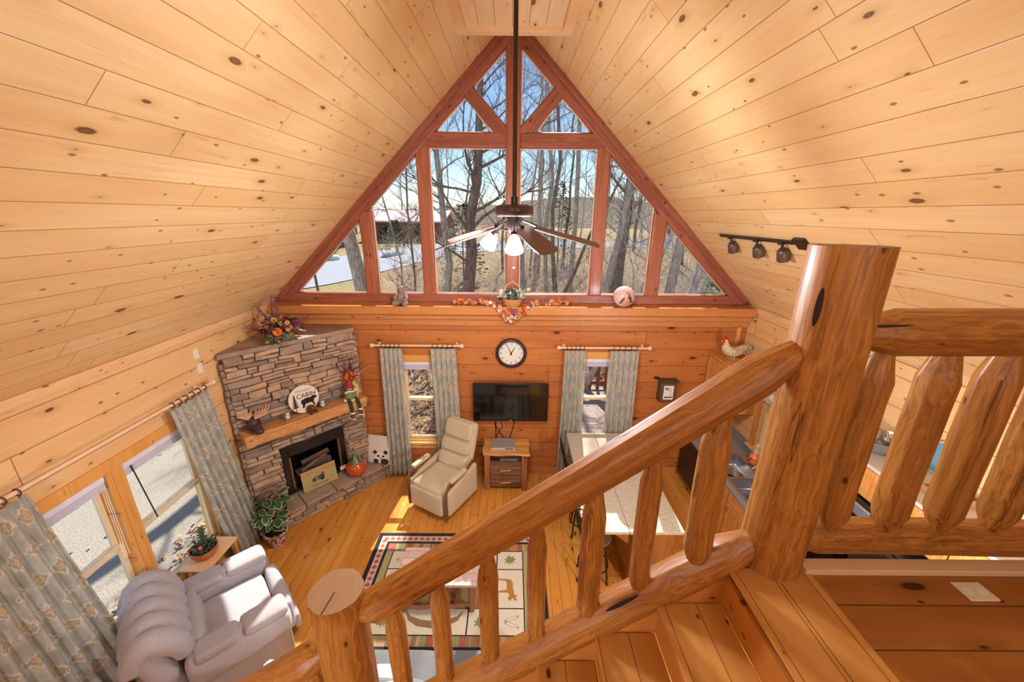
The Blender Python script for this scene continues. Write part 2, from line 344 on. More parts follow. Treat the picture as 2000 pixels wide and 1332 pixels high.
def curtainmat():
    k = NT('ikat_curtain'); uv, ax = k.coords('UV'); U, V = ax[0], ax[1]
    wob = k.noise(k.comb(k.math('MULTIPLY', U, 40.), k.math('MULTIPLY', V, 14.), 0.), 1., 3, .6)
    # staggered ikat medallions
    rowh, colw = .25, .22
    r = k.math('FLOOR', k.math('DIVIDE', V, rowh)); odd = k.math('MULTIPLY', k.math('MODULO', k.math('ABSOLUTE', r), 2.), colw * .5)
    du = k.math('SUBTRACT', k.math('FRACT', k.math('DIVIDE', k.math('ADD', U, odd), colw)), .5)
    dv = k.math('SUBTRACT', k.math('FRACT', k.math('DIVIDE', V, rowh)), .5)
    d = k.math('ADD', k.math('MULTIPLY', k.math('ABSOLUTE', du), .95), k.math('MULTIPLY', k.math('ABSOLUTE', dv), 1.15))
    d = k.math('MULTIPLY', k.math('ADD', d, k.math('MULTIPLY', k.math('SUBTRACT', wob, .5), .75)), 1.22)
    n2 = k.noise(k.comb(k.math('MULTIPLY', U, 12.), k.math('MULTIPLY', V, 5.), 4.), 1., 3, .6)
    base = k.mix(k.rng(n2, .35, .65), S(186, 184, 172), S(218, 218, 208))
    cr = S(236, 230, 214); tan = S(228, 208, 168)
    c = k.mix(k.rng(d, .44, .50, 1., 0.), base, cr); c = k.mix(k.rng(d, .30, .36, 1., 0.), c, S(190, 182, 164)); c = k.mix(k.rng(d, .17, .22, 1., 0.), c, tan)
    c = k.mix(k.rng(d, .06, .09, 1., 0.), c, S(216, 196, 160))
    k.bump(k.noise(uv, 500, 1), .15, .002)
    k.fin(c, .85, 0, .2)
    tl = k.new('ShaderNodeBsdfTranslucent'); k.ln(c, tl.inputs[0]); mx = k.new('ShaderNodeMixShader'); mx.inputs[0].default_value = .45
    k.ln(k.b.outputs[0], mx.inputs[1]); k.ln(tl.outputs[0], mx.inputs[2]); k.ln(mx.outputs[0], k.n['Material Output'].inputs[0]); return k.m
m_curt = curtainmat()
def stonemat(name, c1, c2, sc=9):
    k = NT(name); vec, _ = k.coords(); a = k.noise(vec, sc, 5, .65, .8); b = k.noise(vec, sc * 5, 3)
    c = k.mix(k.rng(a, .32, .68), c1, c2); c = k.mix(k.math('MULTIPLY', k.rng(b, .5, .8), .35), c, tuple(x * .5 for x in c1[:3]) + (1,))
    k.bump(k.math('ADD', a, k.math('MULTIPLY', b, .4)), .7, .02); return k.fin(c, .85, 0, .25)
m_st = [stonemat('field_stone', S(182, 156, 132), S(148, 126, 108)), stonemat('field_stone_grey', S(160, 138, 122), S(128, 110, 98)), stonemat('field_stone_tan', S(204, 172, 138), S(170, 138, 108)), stonemat('field_stone_brown', S(166, 138, 118), S(132, 110, 96))]
m_mortar = plain('mortar', S(120, 106, 96), .95, bump=.5)
m_slab = stonemat('hearth_slab', S(178, 152, 128), S(146, 124, 106), 5)
def speckle(name, c1, c2, c3, rough=.22, sc=90):
    k = NT(name); vec, _ = k.coords(); a = k.noise(vec, sc, 2, .5); b = k.noise(vec, sc * 1.9, 1)
    c = k.mix(k.rng(a, .42, .56), c1, c2); c = k.mix(k.rng(b, .62, .68), c, c3); return k.fin(c, rough, 0, .5)
m_bar = speckle('speckled_laminate', S(214, 206, 186), S(180, 168, 146), S(120, 106, 90), .14)
m_counter = speckle('grey_laminate', S(150, 150, 148), S(132, 132, 130), S(110, 108, 106), .25, 120)
m_oak = logwood('oak_cabinet', S(222, 160, 88), S(196, 128, 62), 2, .4, 0, .05, .1, 1.4)
m_oakx = logwood('bar_oak', S(176, 116, 62), S(146, 90, 44), 2, .45, 0, .05, .05, 1.2)
m_oakedge = plain('cabinet_top', S(200, 192, 176), .6)
m_mantel = logwood('mantel_cedar', S(216, 160, 98), S(184, 124, 68), 0, .5, .3, .7, 0, .8)
m_mantelz = logwood('cabinet_post', S(176, 116, 68), S(128, 78, 42), 2, .5, .4, .9, 0, .8)
m_barn = logwood('reclaimed_wood', S(150, 106, 72), S(92, 62, 46), 0, .6, .6, 1.2, 0, .7)
m_barntop = logwood('cabinet_slab_top', S(226, 168, 96), S(190, 128, 62), 0, .35, .4, 1., .2, .7)
m_terra = plain('terracotta', S(196, 112, 74), .6)
m_soil = plain('soil', S(52, 40, 32), .95, bump=.8, sc=60)
m_twig = plain('twig', S(120, 92, 62), .8)
m_bark = None
# ================================================================== STRUCTURE
WX = 3.52; YB = 5.6; YR = -3.6; RZ = 6.45; CZ = RZ - WX          # side walls, window wall, rear wall, ridge, wall/ceiling joint
ZF = 2.733                                                        # loft floor
st = 'structure'
M().bb(-WX - .1, WX + .1, YR - .1, YB + .15, -.12, 0).build('floor', m_floor, kind=st, smooth=False)
# sloping ceilings, 12 in 12
for sx, nm in ((-1, 'ceiling_left'), (1, 'ceiling_right')):
    m = M(); a = (sx * (WX + .35), RZ - WX - .35); b = (0, RZ); t = .16
    vs = []
    for y in (YR - .1, YB + .25):
        vs += [(a[0], y, a[1]), (b[0], y, b[1]), (b[0], y, b[1] + t), (a[0], y, a[1] + t)]
    m.add(vs, [(0, 1, 2, 3), (4, 7, 6, 5), (0, 4, 5, 1), (3, 2, 6, 7), (1, 5, 6, 2), (0, 3, 7, 4)])
    o = m.build(nm, m_ceil, kind=st, smooth=False)
# flat boxed strip under the ridge, framed by boards
bx = M(); bx.bb(-.50, .50, YR, 4.58, 5.93, 5.96); bx.build('ceiling_ridge_panel', m_ceil2, kind=st, smooth=False)
for x0, x1 in ((-.60, -.48), (.48, .60)): M().bb(x0, x1, YR, 4.66, 5.885, 5.935).build('trim_ridge', m_trimy, kind=st, smooth=False, bevel=.004)
M().bb(-.60, .60, 4.58, 4.68, 5.885, 5.99).build('trim_ridge_end', m_trimpx, kind=st, smooth=False, bevel=.004)
def wallx(name, y0, y1, x0, x1, z0, z1, holes, mat, kind='x'):
    """a wall slab with rectangular holes; kind x: runs along x (holes in x,z), kind y: runs along y"""
    m = M(); xs = sorted({x0, x1, *[h[0] for h in holes], *[h[1] for h in holes]}); zs = sorted({z0, z1, *[h[2] for h in holes], *[h[3] for h in holes]})
    for i in range(len(xs) - 1):
        for j in range(len(zs) - 1):
            cx, cz = (xs[i] + xs[i + 1]) / 2, (zs[j] + zs[j + 1]) / 2
            if any(h[0] < cx < h[1] and h[2] < cz < h[3] for h in holes): continue
            if kind == 'x': m.bb(xs[i], xs[i + 1], y0, y1, zs[j], zs[j + 1])
            else: m.bb(y0, y1, xs[i], xs[i + 1], zs[j], zs[j + 1])
    return m.build(name, mat, kind=st, smooth=False)
W1 = (-1.73, -1.12, .60, 2.03); W2 = (1.02, 1.60, .60, 2.10)
WL = (2.02, 3.80, .42, 2.03); WK = (3.95, 4.92, 1.00, 2.02)
wallx('wall_back', YB, YB + .16, -WX - .1, WX + .1, 0, 2.93, [W1, W2], m_wall)
wallx('wall_left', -WX - .16, -WX, YR, YB + .1, 0, CZ + .02, [WL], m_walls, 'y')
wallx('wall_right', WX, WX + .16, YR, YB + .1, 0, CZ + .02, [WK], m_walls, 'y')
# rear gable wall behind the viewer
rw = M(); n = [(-WX, 0), (WX, 0), (WX, CZ), (0, RZ), (-WX, CZ)]
rw.poly(n, 0, .12, 0, TM((0, YR, 0), (PI / 2, 0, 0))); rw.build('wall_rear', m_wall, kind=st, smooth=False)
# boards at the wall/ceiling joint, baseboard
for sx, nm in ((-1, 'trim_left'), (1, 'trim_right')):
    M().box((sx * (WX - .012), 1.0, CZ - .035), (.024, 9.1, .075)).build(nm, m_trimy, kind=st, smooth=False, bevel=.004)
M().bb(-1.95, 2.78, YB - .02, YB, 0, .13).build('baseboard_back', m_trimx, kind=st, smooth=False, bevel=.004)
M().bb(-WX, -WX + .02, YR, 4.25, 0, .13).build('baseboard_left', m_trimy, kind=st, smooth=False, bevel=.004)
# ---------------- gable window wall
G = thing('window_1'); G['kind'] = st
def timber(name, p0, p1, w, y0, y1, parent, mat=m_red, round_=.02):
    p0, p1 = Vector((p0[0], 0, p0[1])), Vector((p1[0], 0, p1[1])); L = (p1 - p0).length; ang = math.atan2(p1.z - p0.z, p1.x - p0.x)
    m = M().bb(-L / 2, L / 2, (y0 - y1) / 2, (y1 - y0) / 2, -w / 2, w / 2)
    c = (p0 + p1) / 2
    return m.build(name, mat, parent, loc=(c.x, (y0 + y1) / 2, c.z), rot=(0, -ang, 0), bevel=round_, seg=3, sharp=40)
gl = RZ - .235                                                   # |x| + z on the glass edge
for sx in (-1, 1):
    # inner timber and the thinner board against the ceiling
    hw = .085; cc = gl + hw * 1.4142 * .5 + .02
    timber('rafter', (sx * 3.32, cc - 3.32), (sx * .02, cc - .02), .125, 5.60, 5.74, G)
    timber('rafter_trim', (sx * 3.42, RZ - .052 - 3.42), (sx * .03, RZ - .052 - .03), .075, 5.575, 5.74, G, round_=.008)
    timber('collar_beam', (sx * .085, 5.093), (sx * 1.22, 5.093), .187, 5.602, 5.74, G)
    m = M().bb(-.088, .088, 5.60, 5.74, 3.05, 5.02); m.build('post', m_redz, G, loc=(sx * 1.20, .004, 0), bevel=.02, seg=3)
    m = M().bb(-.092, .092, 5.60, 5.74, 3.05, gl - 2.03 + .02); m.build('post', m_redz, G, loc=(sx * 2.03, .004, 0), bevel=.02, seg=3)
    timber('brace', (sx * .10, 5.14), (sx * .665, 5.745), .165, 5.605, 5.74, G)
M().bb(-.098, .088, 5.595, 5.74, 3.05, 6.25).build('king_post', m_redz, G, bevel=.02, seg=3)
timber('sill_beam', (-3.40, 2.995), (3.40, 2.995), .145, 5.60, 5.75, G)
def pane(name, pts, y, parent):
    m = M().add([(x, y, z) for x, z in pts], [tuple(range(len(pts)))]); return m.build(name, m_glass, parent, smooth=False)
def glaz(pts, y, parent):
    n = len(pts); m = M(); r = .013
    for i in range(n):
        a, b = pts[i], pts[(i + 1) % n]; m.cyl((a[0], y, a[1]), (b[0], y, b[1]), r, n=6)
    return m.build('glazing_bead', m_bead, parent)
m_bead = plain('pale_bead', S(232, 196, 170), .5)
for sx in (-1, 1):
    for pts in ([(2.12, 3.067), (3.145, 3.067), (2.12, gl - 2.12)], [(1.288, 3.067), (1.94, 3.067), (1.94, gl - 1.94), (1.288, gl - 1.288)],
                [(.095, 3.067), (1.112, 3.067), (1.112, 5.0), (.095, 5.0)], [(.30, 5.187), (1.03, 5.187), (.60, gl - .62)], [(.095, 5.235), (.095, 6.11), (.535, 5.675)]):
        pp = [(sx * x, z) for x, z in pts]; pane('pane', pp, 5.69, G); glaz(pp, 5.675, G)
# ledge below the gable window
lg = M(); lg.bb(-WX + .01, WX - .01, 5.415, YB, 2.80, 2.918); lg.build('trim_ledge', m_trimx, kind=st, bevel=.008)
lg = M(); lg.bb(-WX + .01, WX - .01, 5.52, YB, 2.70, 2.80); lg.build('trim_ledge_lower', m_trimx, kind=st, bevel=.006)
lg = M(); lg.bb(-WX + .01, WX - .01, 5.575, YB, 2.60, 2.70); lg.build('trim_ledge_bottom', m_trimx, kind=st, bevel=.004)
M().bb(3.36, 3.42, 5.57, YB, 2.2, 2.6).build('trim_corner', m_trimz, kind=st, bevel=.004)
# ---------------- double-hung windows
m_vinyl = plain('pine_sash', S(236, 216, 176), .5); m_pinew = plain('light_pine', S(232, 186, 116), .45, sc=30)
def casement(name, h, axis, wall, parent_kind=st, mull=None, lock=True, blind=True, casing=m_trimz, sashm=None):
    """sashes in a hole; axis 'x': wall plane at y=wall; axis 'y': wall plane at x=wall (outside sign)"""
    sashm = sashm or m_vinyl
    W = thing(name); W['kind'] = parent_kind
    a0, a1, z0, z1 = h
    sgn = 1 if wall > 0 else -1
    def bx(m, u0, u1, d0, d1, q0, q1, mi=0):          # u along wall, d depth outwards from the inner face
        if axis == 'x': m.bb(u0, u1, wall + d0, wall + d1, q0, q1, mi)
        else:
            e0, e1 = sorted((wall + sgn * d0, wall + sgn * d1)); m.bb(e0, e1, u0, u1, q0, q1, mi)
    m = M()                                            # jamb lining
    bx(m, a0, a0 + .03, 0, .16, z0, z1); bx(m, a1 - .03, a1, 0, .16, z0, z1); bx(m, a0 + .03, a1 - .03, 0, .16, z1 - .03, z1); bx(m, a0 + .03, a1 - .03, 0, .16, z0, z0 + .03)
    m.build('window_frame', m_pinew, W, smooth=False, bevel=.003)
    m = M(); cw = .09
    bx(m, a0 - cw, a0 + .01, -.022, 0, z0 - .02, z1 + cw); bx(m, a1 - .01, a1 + cw, -.022, 0, z0 - .02, z1 + cw); bx(m, a0 + .01, a1 - .01, -.022, 0, z1 - .01, z1 + cw)
    m.build('casing', casing, W, smooth=False, bevel=.004)
    m = M(); bx(m, a0 - cw - .02, a1 + cw + .02, -.06, .02, z0 - .03, z0 + .004); bx(m, a0 - cw, a1 + cw, -.02, 0, z0 - .12, z0 - .03)
    m.build('window_sill', m_pinew, W, smooth=False, bevel=.005)
    bays = [(a0 + .03, a1 - .03)]
    if mull:
        bays = [(a0 + .03, mull - .075), (mull + .075, a1 - .03)]
        m = M(); bx(m, mull - .075, mull + .075, -.022, .14, z0, z1); bx(m, mull - .03, mull + .03, -.03, -.022, z0, z1)
        m.build('mullion', casing, W, smooth=False, bevel=.006)
    for b0, b1 in bays:
        zm = (z0 + z1) / 2 + .03; s_ = .045
        for q0, q1, d in ((z0 + .03, zm + .02, .05), (zm - .02, z1 - .03, .09)):
            m = M(); bx(m, b0, b0 + s_, d, d + .035, q0, q1); bx(m, b1 - s_, b1, d, d + .035, q0, q1); bx(m, b0 + s_, b1 - s_, d, d + .035, q0, q0 + s_); bx(m, b0 + s_, b1 - s_, d, d + .035, q1 - s_, q1)
            so_ = m.build('sash', sashm, W, smooth=False, bevel=.004)
            g = M(); dd = d + .018
            if axis == 'x': g.add([(b0, wall + dd, q0), (b1, wall + dd, q0), (b1, wall + dd, q1), (b0, wall + dd, q1)], [(0, 1, 2, 3)])
            else: g.add([(wall + sgn * dd, b0, q0), (wall + sgn * dd, b1, q0), (wall + sgn * dd, b1, q1), (wall + sgn * dd, b0, q1)], [(0, 1, 2, 3)])
            g.build('pane', m_glass, so_, smooth=False)
        if lock:
            m = M(); c_ = (b0 + b1) / 2; bx(m, c_ - .035, c_ + .035, .03, .055, zm + .02, zm + .035); m.build('sash_lock', m_plate, W, bevel=.003)
        if blind:                                      # raised white blind under the head
            m = M(); bx(m, b0 + .005, b1 - .005, .0, .05, z1 - .075, z1 - .03)
            for i in range(9): bx(m, b0 + .01, b1 - .01, .002, .045, z1 - .082 - i * .009, z1 - .077 - i * .009)
            m.build('raised_blind', m_blind, W, smooth=False)
    return W
m_blind = plain('blind_vinyl', S(226, 224, 236), .5)
casement('window_2', W1, 'x', YB, casing=m_trimz, lock=False)
casement('window_3', W2, 'x', YB, casing=m_trimz, lock=False)
wl = casement('window_4', WL, 'y', -WX, mull=2.90)
M().tube([(-WX + .01, 3.05, 1.95), (-WX + .02, 3.12, 1.3)], .006, 6).build('blind_wand', m_dark, wl)
cd = M()
for i in range(3): cd.tube([(-WX + .02, 2.76 + i * .015, 1.93), (-WX + .03, 2.74 + i * .02, 1.2)], .0025, 4)
cd.build('blind_cord', m_white, wl)
casement('window_5', WK, 'y', WX, casing=m_oak, lock=False, blind=False)
# ---------------- loft floor, edge board
lf = M(); lf.bb(.965, WX, YR, 1.29, ZF - .04, ZF); lf.bb(-WX, .965, YR, .33, ZF - .04, ZF); lf.build('floor_loft', m_loft, kind=st, smooth=False)
uf = M(); uf.bb(1.0, WX, YR, 1.27, ZF - .28, ZF - .045); uf.bb(-WX, 1.0, YR, .30, ZF - .28, ZF - .045); uf.build('ceiling_lower', m_ceil2, kind=st, smooth=False)
M().bb(.965, WX, 1.29, 1.32, ZF - .30, ZF - .002).build('trim_loft_edge', m_trimx, kind=st, smooth=False, bevel=.004)
M().bb(-WX, .965, .33, .35, ZF - .30, ZF - .002).build('trim_stair_side', m_trimx, kind=st, smooth=False, bevel=.004)
# landing boards that run to the stair head (lighter, along y)
nb = M()
for x0, x1 in ((.93, 1.118), (1.122, 1.275)): nb.bb(x0, x1, .34, 1.29, ZF, ZF + .008)
nb.build('trim_landing_boards', m_stepx, kind=st, smooth=False, bevel=.003)
M().bb(1.25, WX, 1.262, 1.325, ZF + .0, ZF + .028).build('trim_loft_curb', m_trimpx, kind=st, smooth=False, bevel=.004)
# ---------------- staircase going down to the left
RISE, RUN, X0 = .187, .262, .93
stair = thing('staircase', (0, 0, 0), 0, 'pine plank staircase dropping from the loft floor to the left', 'staircase')
for i in range(13):
    z = ZF - RISE * (i + 1); xr = X0 - RUN * i
    if z < .1: break
    M().bb(xr - RUN - .02, xr, .36, 1.285, z - .03, z).build('tread', m_stepx, stair, smooth=False, bevel=.006)
    M().bb(xr - .001, xr + .018, .36, 1.285, z, z + RISE - .03).build('riser', m_riser, stair, smooth=False)
def slope_board(y0, y1, zt, zb, x0, x1):
    """board following the stair line z = zt + sl*(x-..)"""
    sl = RISE / RUN; vs = []
    for y in (y0, y1):
        vs += [(x0, y, zb + sl * (x0 - X0)), (x1, y, zb + sl * (x1 - X0)), (x1, y, zt + sl * (x1 - X0)), (x0, y, zt + sl * (x0 - X0))]
    return M().add(vs, [(0, 1, 2, 3), (4, 7, 6, 5), (0, 4, 5, 1), (3, 2, 6, 7), (1, 5, 6, 2), (0, 3, 7, 4)])
slope_board(1.287, 1.325, ZF + .02, ZF - .46, -2.3, X0 + .03).build('skirt_board', m_skirt, stair, smooth=False, bevel=.003)
slope_board(.345, .36, ZF - .0, ZF - .46, -2.3, X0).build('skirt_board', m_skirt, stair, smooth=False)
# ---------------- log posts and rails
def logmesh(L, r, n=14, jit=.035, seed=0, taper=None, rings=10, bend=.006):
    rr = random.Random(seed); pts = []; rad = []
    for i in range(rings + 1):
        t = i / rings; k = r * (taper(t) if taper else 1)
        pts.append((math.sin(t * 5 + seed) * bend, math.cos(t * 4 + seed) * bend, t * L)); rad.append(k)
    return pts, rad
def log_post(name, x, y, z0, z1, r, label, seed):
    P = thing(name, (x, y, z0), 0 if seed == 4 else seed * .7, label, 'post')
    L = z1 - z0; pts, rad = logmesh(L, r, seed=seed, rings=14, bend=.004)
    m = M().tube(pts, rad, 22, jit=.03, seed=seed, cap=False); m.build('log', m_logz, P, sharp=50)
    c = M(); n = 22; rr = random.Random(seed); jj = [1 + rr.uniform(-.03, .03) for _ in range(n)]
    # rebuild the cut end from the last ring so that it meets the bark edge
    ring = m.v[14 * n:15 * n]; cx = sum(p[0] for p in ring) / n; cy_ = sum(p[1] for p in ring) / n
    c.add(ring + [(cx, cy_, ring[0][2])], [(i, (i + 1) % n, n) for i in range(n)]); c.build('cut_end', m_endgrain, P, smooth=False)
    return P
def endgrain():
    k = NT('end_grain'); vec, ax = k.coords()
    r = k.math('SQRT', k.math('ADD', k.math('MULTIPLY', ax[0], ax[0]), k.math('MULTIPLY', ax[1], ax[1])))
    n = k.noise(vec, 9, 3); g = k.math('SINE', k.math('MULTIPLY', k.math('MULTIPLY_ADD', n, .02, r), 900.))
    saw = k.noise(k.comb(k.math('MULTIPLY', ax[0], 60.), k.math('MULTIPLY', ax[1], 6.), 0.), 2., 3)
    c = k.mix(k.math('MULTIPLY_ADD', g, .2, .35), S(192, 152, 112), S(148, 108, 74)); c = k.mix(k.math('MULTIPLY', saw, .75), c, S(122, 90, 64))
    # one drying check from the middle to the edge
    an = k.math('ABSOLUTE', k.math('SUBTRACT', ax[0], k.math('MULTIPLY', ax[1], .12))); ck = k.math('MULTIPLY', k.rng(an, .0015, .005, 1., 0.), k.math('LESS_THAN', ax[1], -.01))
    c = k.mix(ck, c, S(50, 32, 20)); k.bump(k.math('SUBTRACT', saw, ck), .4, .003); return k.fin(c, .6)
m_endgrain = endgrain()
log_post('newel_post', 1.135, 1.335, ZF + .004, 4.088, .118, 'thick varnished log newel post at the loft corner where both railings end', 1)
log_post('newel_post', -.800, 1.34, .25, 2.535, .118, 'shorter log newel post with a sawn round top halfway down the stairs', 4)
def rail(parent, name, p0, p1, r, seed, t0=.45, t1=.45, l0=.13, l1=.13, n=10):
    """a hewn log rail between two points with carved, narrowing ends; built along its local x axis"""
    p0, p1 = Vector(p0), Vector(p1); L = (p1 - p0).length; pts = []; rad = []
    xs = [0, l0 * .35, l0 * .8, l0] + [l0 + (L - l0 - l1) * k / 8 for k in range(1, 8)] + [L - l1, L - l1 * .8, L - l1 * .35, L]
    for x in xs:
        k = 1
        if x < l0: k = t0 + (1 - t0) * min(1, x / (l0 * .8))
        if x > L - l1: k = t1 + (1 - t1) * min(1, (L - x) / (l1 * .8))
        pts.append((x, math.sin(x * 3 + seed) * .004, math.cos(x * 2.3 + seed) * .004)); rad.append(r * k)
    m = M().tube(pts, rad, n, jit=.05, seed=seed)
    d = (p1 - p0).normalized(); q = Vector((1, 0, 0)).rotation_difference(d)
    o = m.build(name, m_logx, parent, sharp=28, bevel=.008); o.rotation_mode = 'QUATERNION'; o.location = p0; o.rotation_quaternion = q
    return o
def balmesh(L, r, seed):
    pts = []; rad = []
    for z, k in ((0, .45), (.02, .55), (.07, .86), (.10, 1), (L * .3, .98), (L * .5, 1.02), (L * .7, 1), (L - .16, 1.02), (L - .13, .9), (L - .05, .62), (L, .56)):
        pts.append((math.sin(z * 4 + seed) * .003, math.cos(z * 5 + seed) * .003, z)); rad.append(r * k)
    return M().tube(pts, rad, 8, jit=.06, seed=seed)
def rail_z(x): return 3.51 + .742 * (x - .8)
def low_z(x): return 2.535 + .712 * (x - .65)
R1 = thing('stair_railing', (0, 0, 0), 0, 'log railing sloping down the stairs from the corner post to the lower post', 'railing')
rail(R1, 'handrail', (1.06, 1.34, rail_z(1.04) + .03), (-.715, 1.34, rail_z(-.72)), .082, 3, .55, .4, .22, .14)
rail(R1, 'bottom_rail', (1.06, 1.34, low_z(1.06) + .02), (-.72, 1.34, low_z(-.72)), .083, 7, .6, .6, .16, .12)
for i, x in enumerate((.818, .580, .355, .120, -.098, -.326, -.540)):
    br_ = (.061, .048, .053, .043, .049, .045, .051)[i]
    z0, z1 = low_z(x) + .045, rail_z(x) - .05
    balmesh(z1 - z0, br_, i + 3).build('baluster', m_logz, R1, sharp=28, bevel=.006, loc=(x, 1.34, z0), rot=(0, 0, i * 1.3))
R2 = thing('stair_railing', (0, 0, 0), 0, 'lowest stretch of log stair railing beyond the shorter round-topped post', 'railing')
rail(R2, 'handrail', (-.885, 1.34, 2.165), (-2.3, 1.34, 2.165 - .745 * 1.415), .080, 5, .5, .6, .16, .12)
rail(R2, 'bottom_rail', (-.88, 1.34, low_z(-.88)), (-2.3, 1.34, low_z(-2.3)), .083, 9, .6, .6, .12, .12)
for i, x in enumerate((-.985, -1.22, -1.45, -1.68, -1.91)):
    z0, z1 = low_z(x) + .045, 2.165 + .745 * (x + .885) - .05
    balmesh(z1 - z0, .052, i + 23).build('baluster', m_logz, R2, sharp=28, bevel=.006, loc=(x, 1.34, z0), rot=(0, 0, i * 1.3))
R3 = thing('loft_railing', (0, 0, 0), 0, 'level log railing along the loft edge with a knotty cracked top rail', 'railing')
rail(R3, 'handrail', (1.20, 1.345, 3.785), (3.0, 1.345, 3.79), .086, 11, .55, .6, .22, .12)
rail(R3, 'bottom_rail', (1.20, 1.365, 2.848), (3.3, 1.365, 2.85), .078, 13, .62, .6, .16, .12)
for i, x in enumerate((1.358, 1.604, 1.832, 2.06, 2.29, 2.52, 2.75)):
    balmesh(.86, .066, i + 41).build('baluster', m_logz, R3, sharp=28, bevel=.006, loc=(x, 1.35, 2.90), rot=(0, 0, i * .9 + .4))
# outlet plate lying on the loft floor
po = thing('outlet_cover', (1.885, 1.19, ZF), 0, 'square ivory floor outlet cover on the loft floor beside the railing', 'outlet cover')
M().box((0, 0, .004), (.118, .082, .008)).build('cover_plate', m_plate, po, bevel=.003)
for dx in (-.028, .028): M().lathe([(0, .008), (.017, .008), (.017, .0095), (0, .0095)], 16, 0, TM((dx, 0, 0))).build('receptacle', m_white, po, sharp=30)

# knot holes and gashes the logs are known by
m_gash = plain('dark_gash', S(46, 28, 18), .8, var=.3, sc=60)
def gash(par, u, v, y, L, W, ang):
    p = aty(u, v, y); M().ell((0, 0, 0), (W, .006, L), 10).build('dark_knot_gash', m_gash, par, loc=p - par.location, rot=(0, ang, 0))
NP = [o for o in bpy.data.objects if o.name == 'newel_post'][0]
p_ = aty(1598, 600, 1.232) - NP.location; p_.rotate(Euler((0, 0, -NP.rotation_euler.z)))
M().ell((0, 0, 0), (.012, .006, .065), 10).build('dark_knot_gash', m_gash, NP, loc=p_, rot=(0, .0, -NP.rotation_euler.z))
gash(R1, 1215, 1178, 1.268, .085, .013, math.radians(90 - 36)); gash(R3, 1835, 668, 1.268, .055, .012, PI / 2)
gash(R3, 1722, 637, 1.272, .11, .004, PI / 2 - .03)
# ================================================================== FIREPLACE (local frame: x along the face, y into the corner)
FA = math.radians(47.5)
FL = Vector((-3.45, 4.31, 0))
def fpt(x, y, z): return FL + Vector((math.cos(FA) * x - math.sin(FA) * y, math.sin(FA) * x + math.cos(FA) * y, z))
FP = thing('stone_fireplace', FL, FA, 'corner fireplace of stacked brown ledge stone with a black firebox', 'fireplace')
FW = 1.614
rs = random.Random(5)
def stones(m, x0, x1, z0, z1, y, depth=.05, holes=(), T=None, hmin=.04, hmax=.12):
    z = z0
    while z < z1 - .012:
        h = min(rs.uniform(hmin, hmax), z1 - z)
        if z1 - z - h < .03: h = z1 - z
        x = x0
        while x < x1 - .01:
            l = rs.uniform(.10, .42) * (1.15 if h < .07 else .9)
            if x1 - x - l < .06: l = x1 - x
            for (a, b) in [(x, x + l)]:
                segs = [(a, b)]
                for hx0, hx1, hz0, hz1 in holes:
                    if z + h > hz0 + .004 and z < hz1 - .004:
                        ns = []
                        for s0, s1 in segs:
                            if s1 <= hx0 or s0 >= hx1: ns.append((s0, s1)); continue
                            if s0 < hx0 - .02: ns.append((s0, hx0))
                            if s1 > hx1 + .02: ns.append((hx1, s1))
                        segs = ns
                for s0, s1 in segs:
                    # some courses split into two thin stones
                    hh = [(z, z + h)] if h < .075 or rs.random() < .55 else [(z, z + h * .48), (z + h * .48, z + h)]
                    for q0, q1 in hh:
                        pr = rs.uniform(.2, 1) * depth; g = .0045
                        c = ((s0 + s1) / 2, y - pr / 2 + .02, (q0 + q1) / 2)
                        d = (s1 - s0 - g * 2, pr + .04, q1 - q0 - g * 2)
                        if d[0] < .015 or d[2] < .01: continue
                        ph = rs.random() * 9; am = min(.006, d[2] * .1)
                        def fn(o, p, ph=ph, am=am): return (o.x + am * math.sin(o.z * 40 + ph), o.y + .006 * math.sin(o.x * 23 + ph), o.z + am * math.sin(o.x * 14 + ph) * (1 if p[2] else 1))
                        m.cushion(c, d, min(.012, d[2] * .3), 3, rs.choice([0, 0, 1, 2, 2, 3]), T, rot=(rs.uniform(-.02, .02), rs.uniform(-.012, .012), rs.uniform(-.02, .02)), fn=fn)
            x += l
        z += h
hole = (.40, 1.285, .30, 1.08)
m = M(); stones(m, 0, FW, .28, 2.52, 0, .05, [hole, (-.1, 1.8, 1.40, 1.545)])
m.build('chimney_breast_stone', m_st, FP, sharp=40)
m = M()
m.bb(0, .40, .012, .10, 0, 2.50); m.bb(1.285, FW, .012, .10, 0, 2.50); m.bb(.40, 1.285, .012, .10, 1.08, 2.50); m.bb(.40, 1.285, .012, .10, 0, .30)
m.build('mortar_bed', m_mortar, FP, smooth=False)
# top slabs closing the corner, stone return on the left edge
m = M(); m.poly([(-.04, -.02), (FW + .02, -.02), (FW + .02, .06), (.78, .93), (-.02, .10)], 2.515, 2.575)
m.build('top_slab', m_slab, FP, bevel=.008)
m = M(); m2 = M()
for i in range(25):
    z = .3 + i * .0865; m.cushion((-.015 + rs.uniform(-.01, .01), .045, z + .04), (.05, .12, .078), .012, 3, rs.choice([0, 1, 1, 3]))
    m2.cushion((FW + .012 + rs.uniform(-.01, .01), .045, z + .04), (.05, .12, .078), .012, 3, rs.choice([0, 1, 2, 3]))
m.build('side_stone', m_st, FP, sharp=40); m2.build('side_stone', m_st, FP, sharp=40)
